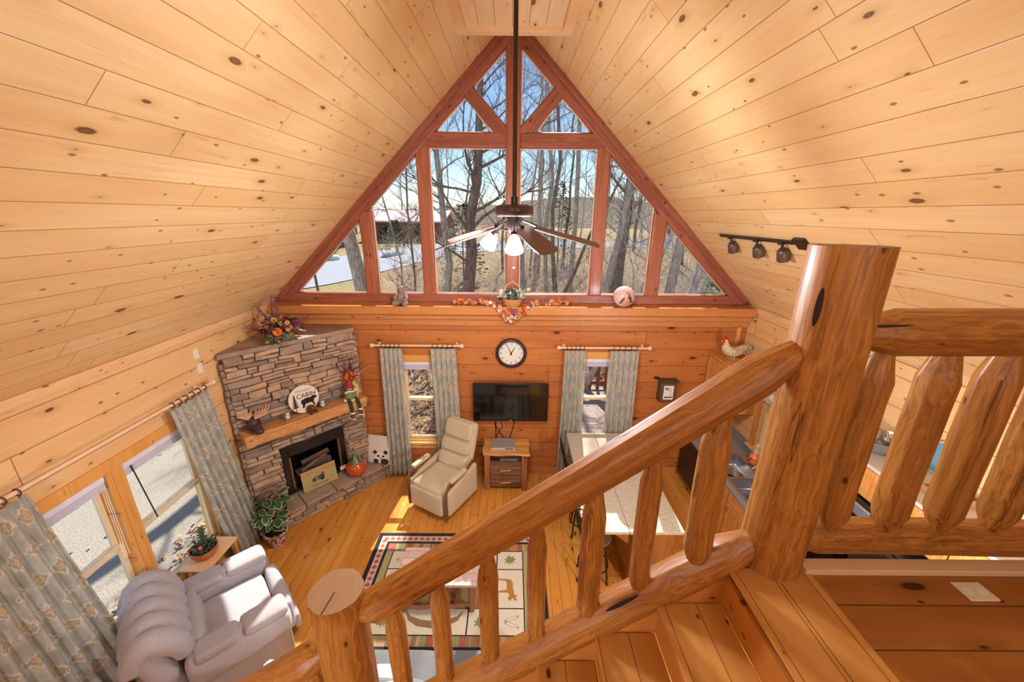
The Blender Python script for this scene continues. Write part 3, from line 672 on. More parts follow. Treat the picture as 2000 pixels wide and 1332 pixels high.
# hearth
m = M(); stones(m, .12, 1.92, 0, .225, -.235, .045, T=None, hmin=.05, hmax=.09); m.build('hearth_stone', m_st, FP, sharp=40)
m = M(); m.bb(.10, 1.92, -.235, -.02, 0, .225); m.build('hearth_core', m_mortar, FP, smooth=False)
m = M(); xs = [.08, .52, .95, 1.34, 1.72, 1.93]
for a, b in zip(xs, xs[1:]): m.cushion(((a + b) / 2, -.125, .25), (b - a - .008, .34, .05), .012, 4)
m.build('hearth_slab', m_slab, FP, sharp=40)
# mantel: thick slab with a live front edge
def mf(o, p):
    if p[1] < 0: o.y += .014 * math.sin(o.x * 7) + .008 * math.sin(o.x * 19)
    if p[0] > 0: o.x += .01 * math.sin(o.z * 30)
    return tuple(o)
M().cushion((.80, -.115, 1.465), (1.60, .27, .155), .018, 16, fn=mf).build('mantel_shelf', m_mantel, FP, sharp=45)
# firebox
m = M(); m.bb(.41, 1.275, .42, .44, .33, 1.07); m.bb(.41, .43, .03, .43, .33, 1.07); m.bb(1.255, 1.275, .03, .43, .33, 1.07); m.bb(.42, 1.265, .03, .43, 1.05, 1.07); m.bb(.42, 1.265, .03, .43, .30, .335)
m.build('firebox', m_black, FP, smooth=False)
m = M(); m.bb(.405, .49, .0, .02, .33, 1.075); m.bb(1.195, 1.28, .0, .02, .33, 1.075); m.bb(.49, 1.195, .0, .02, .91, 1.075); m.bb(.49, 1.195, .0, .02, .33, .37)
m.build('black_surround', m_black, FP, bevel=.004)
brs = plain('aged_brass', S(150, 112, 72), .35, .7)
for x in (.50, 1.185): M().bb(x - .012, x + .012, -.004, .03, .38, .90).build('brass_edge', brs, FP, bevel=.003)

lm = logwood('fire_log', S(140, 104, 76), S(74, 52, 40), 0, .8, .8, 1, 0)
for i, (a, b, r) in enumerate((((.60, .24, .46), (1.12, .26, .48), .055), ((.66, .15, .50), (1.05, .20, .60), .045), ((.72, .30, .56), (1.10, .20, .66), .04))):
    p0, p1 = Vector(a), Vector(b); M().tube([p0 - p0, Vector(((p1 - p0).length, 0, 0))], r, 10, jit=.12, seed=i).build('fire_log', lm, FP, loc=p0, rot=(0, -math.atan2(b[2] - a[2], b[0] - a[0]), math.atan2(b[1] - a[1], b[0] - a[0])))
m = M()
for i in range(7): m.cyl((.58 + i * .09, .14, .36), (.58 + i * .09, .14, .50), .008, n=6)
m.cyl((.56, .14, .40), (1.14, .14, .40), .008, n=6); m.build('grate', m_iron, FP)
# ------------------------------------------------------------------ things on and near the fireplace
MZ = 1.547
def frot(extra=0): return FA + extra
t = thing('round_sign', fpt(.785, -.10, MZ), frot(), 'round cream sign reading CABIN with a black bear and pine, leaning on the chimney stone', 'sign', rot=(-.12, 0, FA))
m = M().lathe([(0, -.008), (.195, -.008), (.195, .008), (0, .008)], 40, 0, TM((0, -.012, .2), (PI / 2, 0, 0))); m.build('sign_board', plain('cream_board', S(226, 210, 190), .6, var=.06), t, sharp=30)
text_mesh('CABIN', .085, (.035, -.021, .245), (PI / 2, 0, 0), m_black, t)
text_mesh('Welcome', .052, (.0, -.021, .32), (PI / 2, 0, 0), plain('olive_ink', S(160, 150, 96), .6), t, shear=.3)
bear = [(-.075, .0), (-.065, .045), (-.085, .08), (-.07, .115), (-.01, .13), (.05, .125), (.085, .145), (.10, .14), (.135, .118), (.13, .105), (.09, .09), (.08, .05), (.10, .0), (.075, .0), (.06, .045), (.03, .055), (.0, .05), (-.03, .05), (-.05, .0)]
m = M().poly(bear, 0, .003, 0, TM((.035, -.020, .075), (PI / 2, 0, 0))); m.build('bear_print', m_black, t, smooth=False)
m = M()
for k in range(7):
    z = .10 + k * .027; w_ = .055 - k * .0065; m.add([(-.12 - w_, -.0215, z), (-.12 + w_, -.0215, z), (-.12, -.0215, z + .03)], [(0, 1, 2)])
m.bb(-.124, -.116, -.023, -.0205, .03, .12); m.build('pine_print', m_black, t, smooth=False)
# moose head ornament
mo = thing('moose_head_figurine', fpt(.155, -.12, MZ), frot(-.5), 'dark brown moose head figurine with pale spreading antlers at the mantel end', 'figurine')
mb = plain('moose_brown', S(70, 48, 46), .5, var=.3, sc=20)
m = M().cushion((0, 0, .09), (.15, .16, .17), .06, 7, fn=lambda o, p: (o.x * (1 - .25 * max(0, p[2])), o.y, o.z)); m.cushion((.06, -.09, .055), (.10, .17, .10), .045, 6, rot=(.25, 0, .5))
m.ell((.10, -.15, .05), (.045, .04, .04)); m.ell((-.07, .0, .15), (.02, .035, .05), 8); m.build('head', mb, mo)
am = plain('antler_resin', S(206, 160, 128), .6, var=.2, sc=30)
for sx in (-1, 1):
    m = M().cushion((sx * .085, .02, .20), (.15, .10, .028), .014, 5, rot=(.3, sx * -.25, sx * .3))
    for k in range(5): m.tube([(sx * (.03 + k * .03), .05, .205), (sx * (.035 + k * .04), .085 + .01 * (k % 2), .25 + .012 * k)], [.013, .004], 6)
    m.build('antler', am, mo)
# two small birds
bm_ = plain('bird_white', S(206, 214, 204), .4, var=.15); bg_ = plain('bird_green', S(96, 128, 92), .4, var=.3, sc=40)
bird = thing('bird_figurine', fpt(.53, -.15, MZ), frot(.2), 'small grey-green bird figurine standing left of the round cabin sign', 'figurine')
M().ell((0, 0, .05), (.032, .04, .036)).ell((0, -.02, .10), (.025, .028, .026)).cyl((0, -.04, .098), (0, -.062, .095), .007, .001, 8).build('body', bm_, bird)
m = M()
for sx in (-1, 1): m.ell((sx * .03, .012, .055), (.012, .035, .024), 8)
m.ell((0, .05, .05), (.014, .03, .008), 8).ell((0, -.015, .118), (.022, .024, .014), 8); m.build('wings', bg_, bird)
m = M()
for sx in (-1, 1): m.cyl((sx * .012, 0, .02), (sx * .014, -.005, .0), .005, n=6).ell((sx * .014, -.014, .004), (.01, .018, .004), 6)
m.build('feet', plain('bird_feet', S(190, 170, 120), .5), bird)
dup(bird, fpt(1.0, -.13, MZ), frot(-.3), 'small green-and-white bird figurine standing right of the round cabin sign')
# little bear figurine
bf = thing('bear_figurine', fpt(.835, -.17, MZ), frot(.3), 'tiny brown bear figurine in front of the round cabin sign', 'figurine')
bb_ = plain('bear_brown', S(96, 62, 40), .7, var=.3, sc=50, bump=.4)
m = M().ell((0, .01, .055), (.055, .06, .055)).ell((-.02, -.055, .09), (.034, .034, .032)).ell((-.03, -.09, .082), (.016, .018, .014), 8)
for sx in (-1, 1): m.ell((-.02 + sx * .024, -.05, .12), (.011, .007, .012), 6); m.ell((sx * .04, -.045, .02), (.02, .03, .02), 8)
m.build('body', bb_, bf); M().ell((-.033, -.107, .086), (.006, .004, .005), 6).build('nose', m_black, bf)
# seated harvest doll with dangling boots
sc = thing('harvest_doll', fpt(1.385, -.18, MZ), frot(), 'harvest doll in a green leafy coat and red hat sitting on the mantel edge', 'doll')
M().cushion((0, 0, .085), (.16, .12, .16), .05, 6).build('coat', plain('leafy_green_cloth', S(126, 128, 62), .9, var=.5, sc=60), sc)
m = M()
for k in range(14):
    a = 2 * PI * k / 14; m.ell((math.cos(a) * .085, math.sin(a) * .065, .012), (.02, .018, .016), 6)
m.build('coat_hem', m_white, sc); m = M()
for k in range(9): m.ell((-.085 + k * .021, -.055, .155 + .008 * math.sin(k)), (.015, .015, .012), 6)
m.build('white_collar', m_white, sc)
M().ell((0, 0, .20), (.045, .045, .045)).build('face', plain('doll_skin', S(222, 176, 140), .7), sc)
M().lathe([(.075, 0), (.05, .012), (.045, .05), (.02, .11), (0, .13)], 14, 0, TM((0, 0, .215), (.1, .1, 0))).build('red_hat', plain('red_felt', S(150, 52, 46), .9), sc)
for sx, lz in ((-1, -.16), (1, -.13)):
    lg_ = M().tube([(sx * .05, -.04, .03), (sx * .055, -.10, .0), (sx * (.06 + .015 * sx), -.12, lz)], [.028, .028, .024], 8).build('stocking_leg', plain('dark_green_knit', S(52, 56, 36), .9), sc)
    M().ell((sx * (.06 + .015 * sx), -.12, lz + .0), (.034, .034, .018), 8).build('cuff', m_white, lg_)
    M().ell((sx * .065, -.145, lz - .045), (.03, .055, .026), 8).build('boot', plain('red_brown_boot', S(120, 62, 56), .6), lg_)
    M().ell((sx * .065, -.148, lz - .068), (.033, .06, .010), 8).build('sole', m_white, lg_)
# ---- flowers helper
def leafpts(L, W, n=5):
    v = [(0, 0, 0)]; f = []
    for i in range(1, n):
        t = i / n; w_ = W * math.sin(PI * t) ** .8; z = -.25 * L * t * t
        v += [(-w_, L * t, z), (0, L * t, z - w_ * .25), (w_, L * t, z)]
    v.append((0, L, -.28 * L)); e = len(v) - 1
    f += [(0, 2, 1), (0, 3, 2)]
    for i in range(n - 2):
        a = 1 + 3 * i; b = a + 3; f += [(a, a + 1, b + 1, b), (a + 1, a + 2, b + 2, b + 1)]
    a = 1 + 3 * (n - 2); f += [(a, a + 1, e), (a + 1, a + 2, e)]
    return v, f
def leafT(p, az, el, roll=0, s=1): return TM(p, (el, roll, az), (s, s, s))
def bunch(m, c, R, n, mats, rr, L=.05, W=.018, up=.6, flat=1.0):
    v, f = leafpts(L, W, 4)
    for _ in range(n):
        a = rr.uniform(0, 2 * PI); e = rr.uniform(-.2, 1.3); r = R * rr.uniform(.35, 1)
        p = (c[0] + math.cos(a) * math.cos(e) * r, c[1] + math.sin(a) * math.cos(e) * r * flat, c[2] + math.sin(e) * r * up)
        m.add(v, f, rr.choice(mats), leafT(p, a - PI / 2 + rr.uniform(-.7, .7), rr.uniform(-.5, 1.0), rr.uniform(-.6, .6), rr.uniform(.7, 1.3)))
def flower(m, p, r, mi, mc, rr, petals=9, T=None):
    el = rr.uniform(-.9, .3); az = rr.uniform(-.9, .9)
    base = TM(p, (PI / 2 + el * .6, 0, az)); base = T @ base if T else base
    for k in range(petals):
        a = 2 * PI * k / petals; v = [(0, 0, 0), (-r * .28, r * .6, r * .12), (0, r, r * .2), (r * .28, r * .6, r * .12)]
        m.add(v, [(0, 3, 2, 1)], mi, base @ TM((0, 0, 0), (0, 0, a)))
    m.ell((0, 0, r * .1), (r * .22, r * .22, r * .14), 6, mc, base)
def spray(m, p, q, n, mi, rr, r=.008):
    p, q = Vector(p), Vector(q); m.tube([p, (p + q) / 2 + Vector((0, 0, .02)), q], .003, 4, mi)
    for k in range(n):
        t = .3 + .7 * k / n; c = p.lerp(q, t) + Vector([rr.uniform(-1, 1) * r * 1.6 for _ in range(3)]); s_ = r * (1.3 - .7 * t); m.ell(c, (s_, s_, s_), 5, mi)
F_ = dict(org=plain('orange_petals', S(226, 112, 36), .6, var=.25), red=plain('rust_petals', S(170, 52, 34), .6, var=.3), pur=plain('plum_sprigs', S(128, 66, 92), .7, var=.3), pnk=plain('pink_blooms', S(214, 150, 140), .7),
          grn=plain('leaf_green', S(76, 96, 58), .6, var=.35, sc=30), sage=plain('sage_leaf', S(132, 150, 124), .6, var=.2), drk=plain('dark_foliage', S(48, 58, 46), .7, var=.3), yel=plain('straw', S(206, 160, 84), .7), crm=plain('cream_bloom', S(232, 220, 206), .7), ptwig=m_twig)
FM = list(F_.values()); FI = {k: i for i, k in enumerate(F_)}
rr = random.Random(11)
fa = thing('flower_arrangement', (-3.04, 4.92, 2.577), 0, 'full autumn arrangement of plum, orange and sage flowers on top of the fireplace', 'flower arrangement')
M().lathe([(.10, 0), (.13, .05), (.12, .10), (.105, .10), (.09, .02)], 18).build('basket', plain('straw_basket', S(176, 128, 74), .8, bump=.6, sc=50), fa)
m = M(); bunch(m, (0, 0, .12), .25, 260, [FI['grn'], FI['sage'], FI['drk'], FI['drk'], FI['pur'], FI['red']], rr, .06, .022, .75)
bunch(m, (.05, -.16, .04), .16, 60, [FI['sage'], FI['sage'], FI['grn']], rr, .06, .026, .5)
m.build('foliage', FM, fa, sharp=0)
m = M()
flower(m, (.07, -.21, .16), .06, FI['org'], FI['org'], rr, 12); flower(m, (.075, -.215, .16), .045, FI['org'], FI['red'], rr, 10)
for _ in range(22): flower(m, (rr.uniform(-.25, .25), rr.uniform(-.22, -.02), rr.uniform(.10, .32)), rr.uniform(.025, .04), FI[rr.choice(['org', 'red', 'pnk', 'yel', 'pur'])], FI['drk'], rr, 8)
m.build('blooms', FM, fa, sharp=0)
m = M()
for p, q in (((0, -.03, .2), (-.01, .0, .60)), ((.1, -.05, .2), (.42, .02, .33)), ((.1, -.05, .15), (.36, -.04, .25)), ((-.1, 0, .2), (-.36, .10, .44)), ((-.1, .0, .2), (-.22, .25, .54)), ((-.15, -.1, .12), (-.35, -.14, .20)), ((-.1, -.1, .1), (-.28, -.02, .12))): spray(m, p, q, 26, FI['pur'], rr, .011)
m.build('sprigs', FM, fa, sharp=0)
# cornucopia vase with berries on the right end of the mantel
vb = thing('berry_arrangement', fpt(1.48, -.06, MZ), frot(), 'yellow horn vase of red and orange berries with dark twigs behind the doll', 'flower arrangement')
M().tube([(.03, -.02, 0), (.045, -.03, .08), (.03, -.02, .16), (-.02, 0, .23)], [.045, .06, .05, .06], 12).build('vase', plain('yellow_vase', S(214, 176, 92), .6), vb)
m = M()
for _ in range(150):
    a = rr.uniform(0, 2 * PI); e = rr.uniform(-.5, 1.4); r = .115 * rr.uniform(.5, 1); m.ell((-.04 + math.cos(a) * math.cos(e) * r, -.02 + math.sin(a) * math.cos(e) * r * .8, .30 + math.sin(e) * r), .013, 5, FI[rr.choice(['org', 'red', 'red', 'yel'])])
m.build('berries', FM, vb)
m = M()
for k in range(16):
    a = rr.uniform(-1.2, 1.2); l = rr.uniform(.22, .42); spray(m, (-.04, 0, .34), (-.04 + math.sin(a) * l * .8, rr.uniform(-.08, .1), .34 + math.cos(a) * l), 10, FI[rr.choice(['drk', 'pur', 'ptwig'])], rr, .007)
spray(m, (0, -.03, .3), (.30, -.05, .40), 20, FI['pnk'], rr, .009)
m.build('twigs', FM, vb, sharp=0)
# ceramic pumpkin
pk = thing('ceramic_pumpkin', (-2.43, 5.19, .278), .3, 'glossy orange ceramic pumpkin with a green top on the hearth', 'pumpkin')
po_ = plain('glazed_orange', S(196, 74, 34), .12, coat=.6)
M().lathe([(.06, 0), (.12, .02), (.155, .09), (.15, .16), (.11, .215), (.085, .225)], 30, rib=.0).build('body', po_, pk)
M().lathe([(.122, .195), (.10, .235), (.06, .27), (.035, .32), (.018, .345), (0, .35)], 24, rib=.1, ribn=8).build('green_top', plain('glazed_green', S(86, 104, 64), .2, coat=.5), pk)
# panda board
pb = thing('panda_picture', (-2.17, 5.44, .285), 0, 'pale wood-plank picture of a panda face leaning beside the pumpkin', 'picture', rot=(-.20, 0, -.18))
m = M()
for k in range(5): m.box((-.148 + k * .074, 0, .235), (.0725, .016, .47))
m.build('plank_board', plain('whitewash', S(226, 212, 200), .7, var=.06), pb, bevel=.002)
m = M(); inkd = plain('dark_ink', S(58, 44, 48), .8); 
def disc(m, c, rx, rz, y, mi=0): m.lathe([(0, 0), (1, 0), (1, .0015), (0, .0015)], 18, mi, TM((c[0], y, c[1]), (PI / 2, 0, 0), (rx, rz, 1)))
disc(m, (.04, .10), .105, .085, -.009); m.build('panda_face', m_white, pb, sharp=30)
m = M()
for c, a, b in (((-.06, .185), .034, .03), ((.125, .195), .036, .034), ((.0, .125), .024, .018), ((.085, .125), .024, .018), ((.04, .085), .014, .010), ((-.04, .035), .045, .04), ((.11, .04), .07, .05)): disc(m, c, a, b, -.0112)
m.build('panda_marks', inkd, pb, sharp=30)
# fire-front sign
fs = thing('autumn_sign', fpt(.83, -.06, .278), frot(-.03), 'tan rectangular autumn sign leaning in front of the firebox', 'sign', rot=(-.16, 0, FA - .03))
M().box((0, 0, .155), (.49, .018, .31)).build('sign_board', plain('aged_tan_board', S(176, 156, 104), .7, var=.2, sc=8), fs, bevel=.003)
text_mesh('PUMPKIN HARVEST', .066, (0, -.011, .255), (PI / 2, 0, 0), plain('orange_ink', S(206, 118, 60), .7), fs, sx=.84)
text_mesh('FRESH CIDER', .036, (0, -.011, .05), (PI / 2, 0, 0), plain('russet_ink', S(150, 60, 40), .7), fs, sx=1.1)
m = M(); bunch(m, (-.05, -.02, .15), .05, 14, [FI['grn']], rr, .05, .018, 1, .1); m.ell((.03, -.02, .14), (.035, .015, .045), 8, FI['drk']); m.ell((.05, -.02, .195), (.022, .012, .02), 8, FI['red']); m.build('cone_and_leaves', FM, fs)
tg = thing('small_card', fpt(1.20, .002, .345), frot(), 'small white printed card beside the autumn sign', 'card'); M().box((0, -.012, .035), (.10, .006, .06), rot=(-.2, 0, 0)).build('card', plain('pink_white_card', S(226, 196, 186), .6), tg)
# basket of rattan balls beside the hearth
bk = thing('twig_basket', (-3.26, 4.34, 0), 0, 'dark twig basket between the curtain and the hearth', 'basket')
m = M().lathe([(.11, 0), (.15, .12), (.16, .30), (.17, .42), (.155, .42), (.14, .1)], 20, 0)
for k in range(22): a = 2 * PI * k / 22; m.tube([(math.cos(a) * .12, math.sin(a) * .12, 0), (math.cos(a + .3) * .165, math.sin(a + .3) * .165, .25), (math.cos(a + .5) * .175, math.sin(a + .5) * .175, .43)], .008, 5)
m.build('basket_body', plain('dark_wicker', S(72, 50, 38), .8, var=.3, bump=.5), bk)
rb = thing('twig_ball', (-3.26, 4.34, .52), 0, 'woven brown twig ball resting in the dark basket', 'ornament ball')
m = M(); 
for k in range(16):
    q = Euler((rr.uniform(0, PI), rr.uniform(0, PI), rr.uniform(0, PI))).to_matrix()
    m.tube([q @ Vector((math.cos(t * PI / 7) * .125, math.sin(t * PI / 7) * .125, rr.uniform(-.02, .02))) for t in range(15)], .008, 5, cap=False)
m.build('woven_twigs', plain('rattan', S(150, 112, 84), .8, var=.3), rb)
# variegated floor plant
vp = thing('potted_plant', (-3.08, 4.07, 0), 0, 'variegated green-and-cream leafy plant in a mottled red pot on the floor', 'plant')
def potmat():
    k = NT('mottled_pot'); vec, _ = k.coords(); n = k.noise(vec, 26, 3); return k.fin(k.mix(k.rng(n, .46, .54), S(142, 70, 60), S(214, 196, 190)), .4)
M().lathe([(.085, 0), (.115, .10), (.135, .19), (.145, .20), (.145, .225), (.125, .225), (.12, .18), (0, .18)], 26).build('pot', potmat(), vp, sharp=40)
M().lathe([(0, .19), (.12, .19), (.12, .2), (0, .205)], 20).build('soil', m_soil, vp)
m = M(); leaves = []
for k in range(9):
    a = 2 * PI * k / 9 + .3; l = rr.uniform(.06, .16); top = Vector((math.cos(a) * l, math.sin(a) * l, rr.uniform(.40, .80) if k else .86))
    m.tube([(math.cos(a) * .02, math.sin(a) * .02, .19), (math.cos(a) * .05, math.sin(a) * .05, .35), top], [.008, .006, .003], 5)
    for j in range(6): leaves.append((Vector((math.cos(a) * .05, math.sin(a) * .05, .33)).lerp(top, j / 5.), a + rr.uniform(-1.3, 1.3)))
m.build('stems', plain('green_stem', S(96, 110, 62), .6), vp)
m = M(); v, f = leafpts(.135, .042, 6); vo_, fo = leafpts(.15, .052, 6)
for p, a in leaves:
    e = rr.uniform(-.5, .7); s_ = rr.uniform(.8, 1.15); ro = rr.uniform(-.4, .4)
    m.add(vo_, fo, 1, leafT(p, a - PI / 2, e, ro, s_)); T = leafT(p + Vector((0, 0, .0025)), a - PI / 2, e, ro, s_); m.add([(q[0], q[1] + .006, q[2] + .003) for q in v], f, 0, T)
m.build('leaves', [plain('deep_leaf', S(58, 92, 66), .35, var=.3, sc=24), plain('cream_margin', S(206, 210, 156), .4)], vp, sharp=0)
# ================================================================== FURNITURE
def cushbuild(name, mat, parent, *a, **k):
    return M().cushion(*a, **k).build(name, mat, parent, sharp=0, subd=1)
# ---- grey chenille recliner (front faces -y locally)
GR = thing('grey_recliner', (-2.735, 2.80, 0), math.radians(134), 'plush grey recliner with five padded back channels by the left windows', 'recliner')
cushbuild('base', m_greyfab, GR, (0, .06, .21), (.88, .82, .30), r=.05, n=8)
cushbuild('seat', m_greyfab, GR, (0, -.02, .41), (.60, .62, .17), r=.07, n=9, puff=(0, 0, .025))
cushbuild('footrest', m_greyfab, GR, (0, -.405, .32), (.66, .12, .36), r=.05, n=8, puff=(0, .02, 0))
cushbuild('footrest_panel', m_greyfab, GR, (0, -.475, .17), (.60, .07, .18), r=.03, n=7)
for sx in (-1, 1):
    af = cushbuild('arm', m_greyfab, GR, (sx * .41, -.02, .47), (.22, .80, .34), r=.10, n=9, puff=(0, 0, .015), fn=lambda o, p: (o.x, o.y, o.z - (.05 * max(0, -p[1]) ** 3 if p[2] > 0 else 0)))
    cushbuild('arm_pad', m_greyfab, af, (sx * .41, -.22, .615), (.235, .37, .11), r=.055, n=8)
    cushbuild('arm_pad', m_greyfab, af, (sx * .41, .14, .615), (.225, .34, .10), r=.05, n=8)
    cushbuild('side_panel', m_greyfab, GR, (sx * .465, .0, .24), (.06, .78, .36), r=.025, n=6)
cushbuild('back_body', m_greyfab, GR, (0, .52, .60), (.84, .22, .72), r=.10, n=9, rot=(-.22, 0, 0))
for i in range(5):
    x = (i - 2) * .165; m = M(); pts = []; rad = []
    for t in range(13):
        a = t / 12; an = -.25 + a * 3.1
        yy = .40 + .085 + .02 - math.cos(an) * .155; zz = (.55 + a * .75) if a < .5 else (.925 - (a - .5) * .7)
        zz = .60 + .36 * math.sin(PI * min(1, a * 1.05) * .62 + .05) - (0 if a < .6 else (a - .6) * .55)
        pts.append((x * (1 + .12 * math.sin(PI * a)), yy + .03 * a, zz)); rad.append(.092 * (.72 + .40 * math.sin(PI * (a * .9 + .06))))
    m.tube(pts, rad, 16); m.build('back_channel', m_greyfab, GR, sharp=0, subd=1)
cushbuild('lumbar_cushion', m_greyfab, GR, (0, .27, .565), (.64, .19, .26), r=.09, n=8, rot=(-.2, 0, 0), puff=(0, -.03, 0))
lv = M().tube([(.505, -.12, .30), (.51, -.05, .33), (.515, .08, .44)], [.02, .017, .012], 8).build('recline_lever', m_iron, GR, sharp=0)
# ---- cream recliner
CRc = thing('cream_recliner', (-1.035, 4.90, 0), math.radians(-30), 'cream upholstered recliner with wooden arm fronts facing the rug', 'recliner')
cushbuild('base', m_cream, CRc, (0, .03, .235), (.60, .64, .36), r=.03, n=8)
cushbuild('seat', m_cream, CRc, (0, -.05, .43), (.54, .60, .14), r=.05, n=9, puff=(0, 0, .015))
cushbuild('footrest', m_cream, CRc, (0, -.345, .27), (.58, .07, .33), r=.025, n=7)
for k, (z, h) in enumerate(((.56, .21), (.76, .19), (1.0, .28))):
    tt = (z - .48) * .42; cushbuild('back_cushion', m_cream, CRc, (0, .27 + tt, z), (.54 - .03 * (k == 2), .17, h), r=.065, n=8, rot=(-.40, 0, 0), puff=(0, -.02, 0))
cushbuild('back_shell', m_cream, CRc, (0, .43, .76), (.60, .12, .80), r=.05, n=8, rot=(-.40, 0, 0), fn=lambda o, p: (o.x * (1 - .10 * max(0, p[2])), o.y, o.z))
for sx in (-1, 1):
    cushbuild('side_panel', m_cream, CRc, (sx * .335, .05, .30), (.07, .70, .44), r=.03, n=8, fn=lambda o, p: (o.x, o.y, o.z + (.06 * p[1] if p[2] > 0 else 0)))
    wd = M().tube([(sx * .35, -.33, .06), (sx * .355, -.345, .35), (sx * .355, -.34, .50), (sx * .35, -.26, .585), (sx * .345, .15, .60), (sx * .34, .32, .66)], [.024, .024, .026, .026, .024, .02], 8, sq=.8).build('wooden_arm', plain('walnut_arm', S(116, 78, 56), .4, var=.2), CRc)
    cushbuild('arm_pad', m_cream, wd, (sx * .35, -.05, .625), (.085, .36, .06), r=.028, n=7)
# ---- rustic cabinet under the television
NC = thing('rustic_cabinet', (-.08, 5.36, 0), 0, 'rustic two-drawer wooden cabinet with a live-edge top under the television', 'cabinet')
M().cushion((0, -.01, .665), (.73, .46, .035), .012, 12, fn=lambda o, p: (o.x + .008 * math.sin(o.y * 20), o.y + (.012 * math.sin(o.x * 14) if p[1] < 0 else 0), o.z)).build('top', m_barntop, NC, sharp=50)
for sx in (-1, 1):
    for y in (-.19, .19): M().box((sx * .29, y, .325), (.09, .06, .65)).build('leg', m_mantelz, NC, bevel=.006)
M().bb(-.25, .25, -.17, .20, .05, .50).build('carcass', m_barn, NC, bevel=.004)
for sx in (-1, 1): M().bb(sx * .275 - .008, sx * .275 + .008, -.17, .17, .05, .645).build('side_panel', m_barn, NC)
M().bb(-.25, .25, .17, .19, .50, .645).build('back_panel', m_barn, NC)
for z0, z1 in ((.06, .26), (.275, .495)):
    d = M().bb(-.243, .243, -.20, -.165, z0, z1).build('drawer', m_barn, NC, bevel=.006)
    zc = (z0 + z1) / 2; M().tube([(-.08, -.235, zc - .005), (0, -.24, zc + .004), (.08, -.235, zc + .008)], .009, 8).cyl((-.07, -.2, zc), (-.07, -.235, zc), .006, n=6).cyl((.07, -.2, zc), (.07, -.235, zc), .006, n=6).build('branch_handle', plain('peeled_twig', S(206, 150, 92), .6), d)
sb = thing('cable_box', (.02, 5.33, .505), 0, 'thin grey box inside the open shelf of the rustic cabinet', 'set-top box'); M().bb(-.20, .20, -.13, .12, 0, .045).build('case', plain('grey_case', S(120, 112, 108), .5), sb, bevel=.004); M().bb(.08, .19, -.132, -.129, .008, .036).build('display', m_black, sb)
dv = thing('dvd_player', (-.125, 5.37, .683), .0, 'silver-grey disc player lying on top of the rustic cabinet', 'disc player')
M().bb(-.185, .185, -.135, .14, .004, .045).build('case', plain('player_grey', S(150, 140, 138), .45), dv, bevel=.004)
M().bb(-.185, .185, -.14, -.135, .004, .04).build('front_panel', plain('player_silver', S(206, 202, 204), .35, .3), dv); M().bb(.03, .16, -.142, -.139, .018, .032).build('display', m_black, dv)
# ---- television, cables, clock, key cabinet
TV = thing('television', (-.015, 5.50, 1.375), 0, 'black flat television mounted on the pine wall under the clock', 'television', rot=(.03, 0, 0))
M().bb(-.585, .585, -.02, .02, -.33, .33).build('case', m_black, TV, bevel=.006)
M().bb(-.565, .565, -.0235, -.0195, -.295, .31).build('screen', m_glassblk, TV)
text_mesh('LG', .028, (.0, -.0245, -.313), (PI / 2, 0, 0), m_plate, TV, ext=.0005)
M().bb(-.2, .2, .02, .06, -.15, .15).build('wall_mount', m_iron, TV)
cb = thing('television_cables', (0, 0, 0), 0, 'black cables dropping from the television to the rustic cabinet', 'cables')
m = M()
for p in ([(-.26, 5.56, 1.10), (-.25, 5.575, .9), (-.12, 5.57, .69)], [(-.25, 5.57, 1.10), (-.26, 5.585, .9), (-.24, 5.58, .60)], [(-.21, 5.57, 1.10), (-.14, 5.58, .9), (-.26, 5.50, .735)], [(.08, 5.57, 1.10), (.02, 5.585, .85), (-.05, 5.58, .60)]): m.tube(p, .006, 6)
m.build('cable', m_black, cb)
CK = thing('wall_clock', (-.012, 5.585, 2.165), 0, 'round wall clock with a dark frame and large numerals above the television', 'clock')
prof = [(.185, .0), (.235, .0), (.238, .02), (.225, .045), (.205, .05), (.185, .03)]
M().lathe(prof + [prof[0]], 48, 0, TM((0, 0, 0), (PI / 2, 0, 0)), cap=False).build('frame', plain('dark_frame', S(58, 38, 44), .4), CK, sharp=50)
M().lathe([(0, .012), (.20, .012), (.20, .016), (0, .016)], 40, 0, TM((0, 0, 0), (PI / 2, 0, 0))).build('dial', plain('cream_dial', S(226, 220, 204), .5, var=.05), CK, sharp=40)
ink = plain('clock_ink', S(60, 56, 50), .5)
for h in range(1, 13):
    a = h * PI / 6; r = .158; upr = -a if h in (10, 11, 12, 1, 2, 3, 9) else -a + PI
    rot = Euler((PI / 2, 0, 0)).to_matrix() @ Euler((0, 0, upr if h not in (3, 9) else 0)).to_matrix()
    rot = Euler((PI / 2, 0, 0)).to_matrix() @ Euler((0, 0, -a if h in (10, 11, 12, 1, 2) else (-a + PI if h in (4, 5, 6, 7, 8) else 0))).to_matrix()
    text_mesh(str(h), .062, (math.sin(a) * r, -.0175, math.cos(a) * r), rot.to_euler(), ink, CK, name='numeral', ext=.0006, sx=.8)
for name, ang, L, w_ in (('hour_hand', math.radians(30), .115, .008), ('minute_hand', math.radians(-27), .16, .006)):
    M().poly([(-w_, -.03), (w_, -.03), (w_ * .4, L), (-w_ * .4, L)], 0, .002, 0, TM((0, -.02, 0), (PI / 2, 0, 0)) @ TM((0, 0, 0), (0, 0, -ang))).build(name, m_black, CK, smooth=False)
KB = thing('key_cabinet', (2.415, 5.60, 1.58), 0, 'small dark wooden wall cabinet with a framed picture door', 'wall cabinet')
M().bb(-.125, .125, -.13, 0, -.17, .17).build('box', plain('dark_walnut', S(88, 64, 46), .5), KB, bevel=.004)
M().bb(-.15, .15, -.15, .0, .17, .19).build('top_cornice', plain('dark_walnut_top', S(78, 54, 38), .5), KB, bevel=.006)
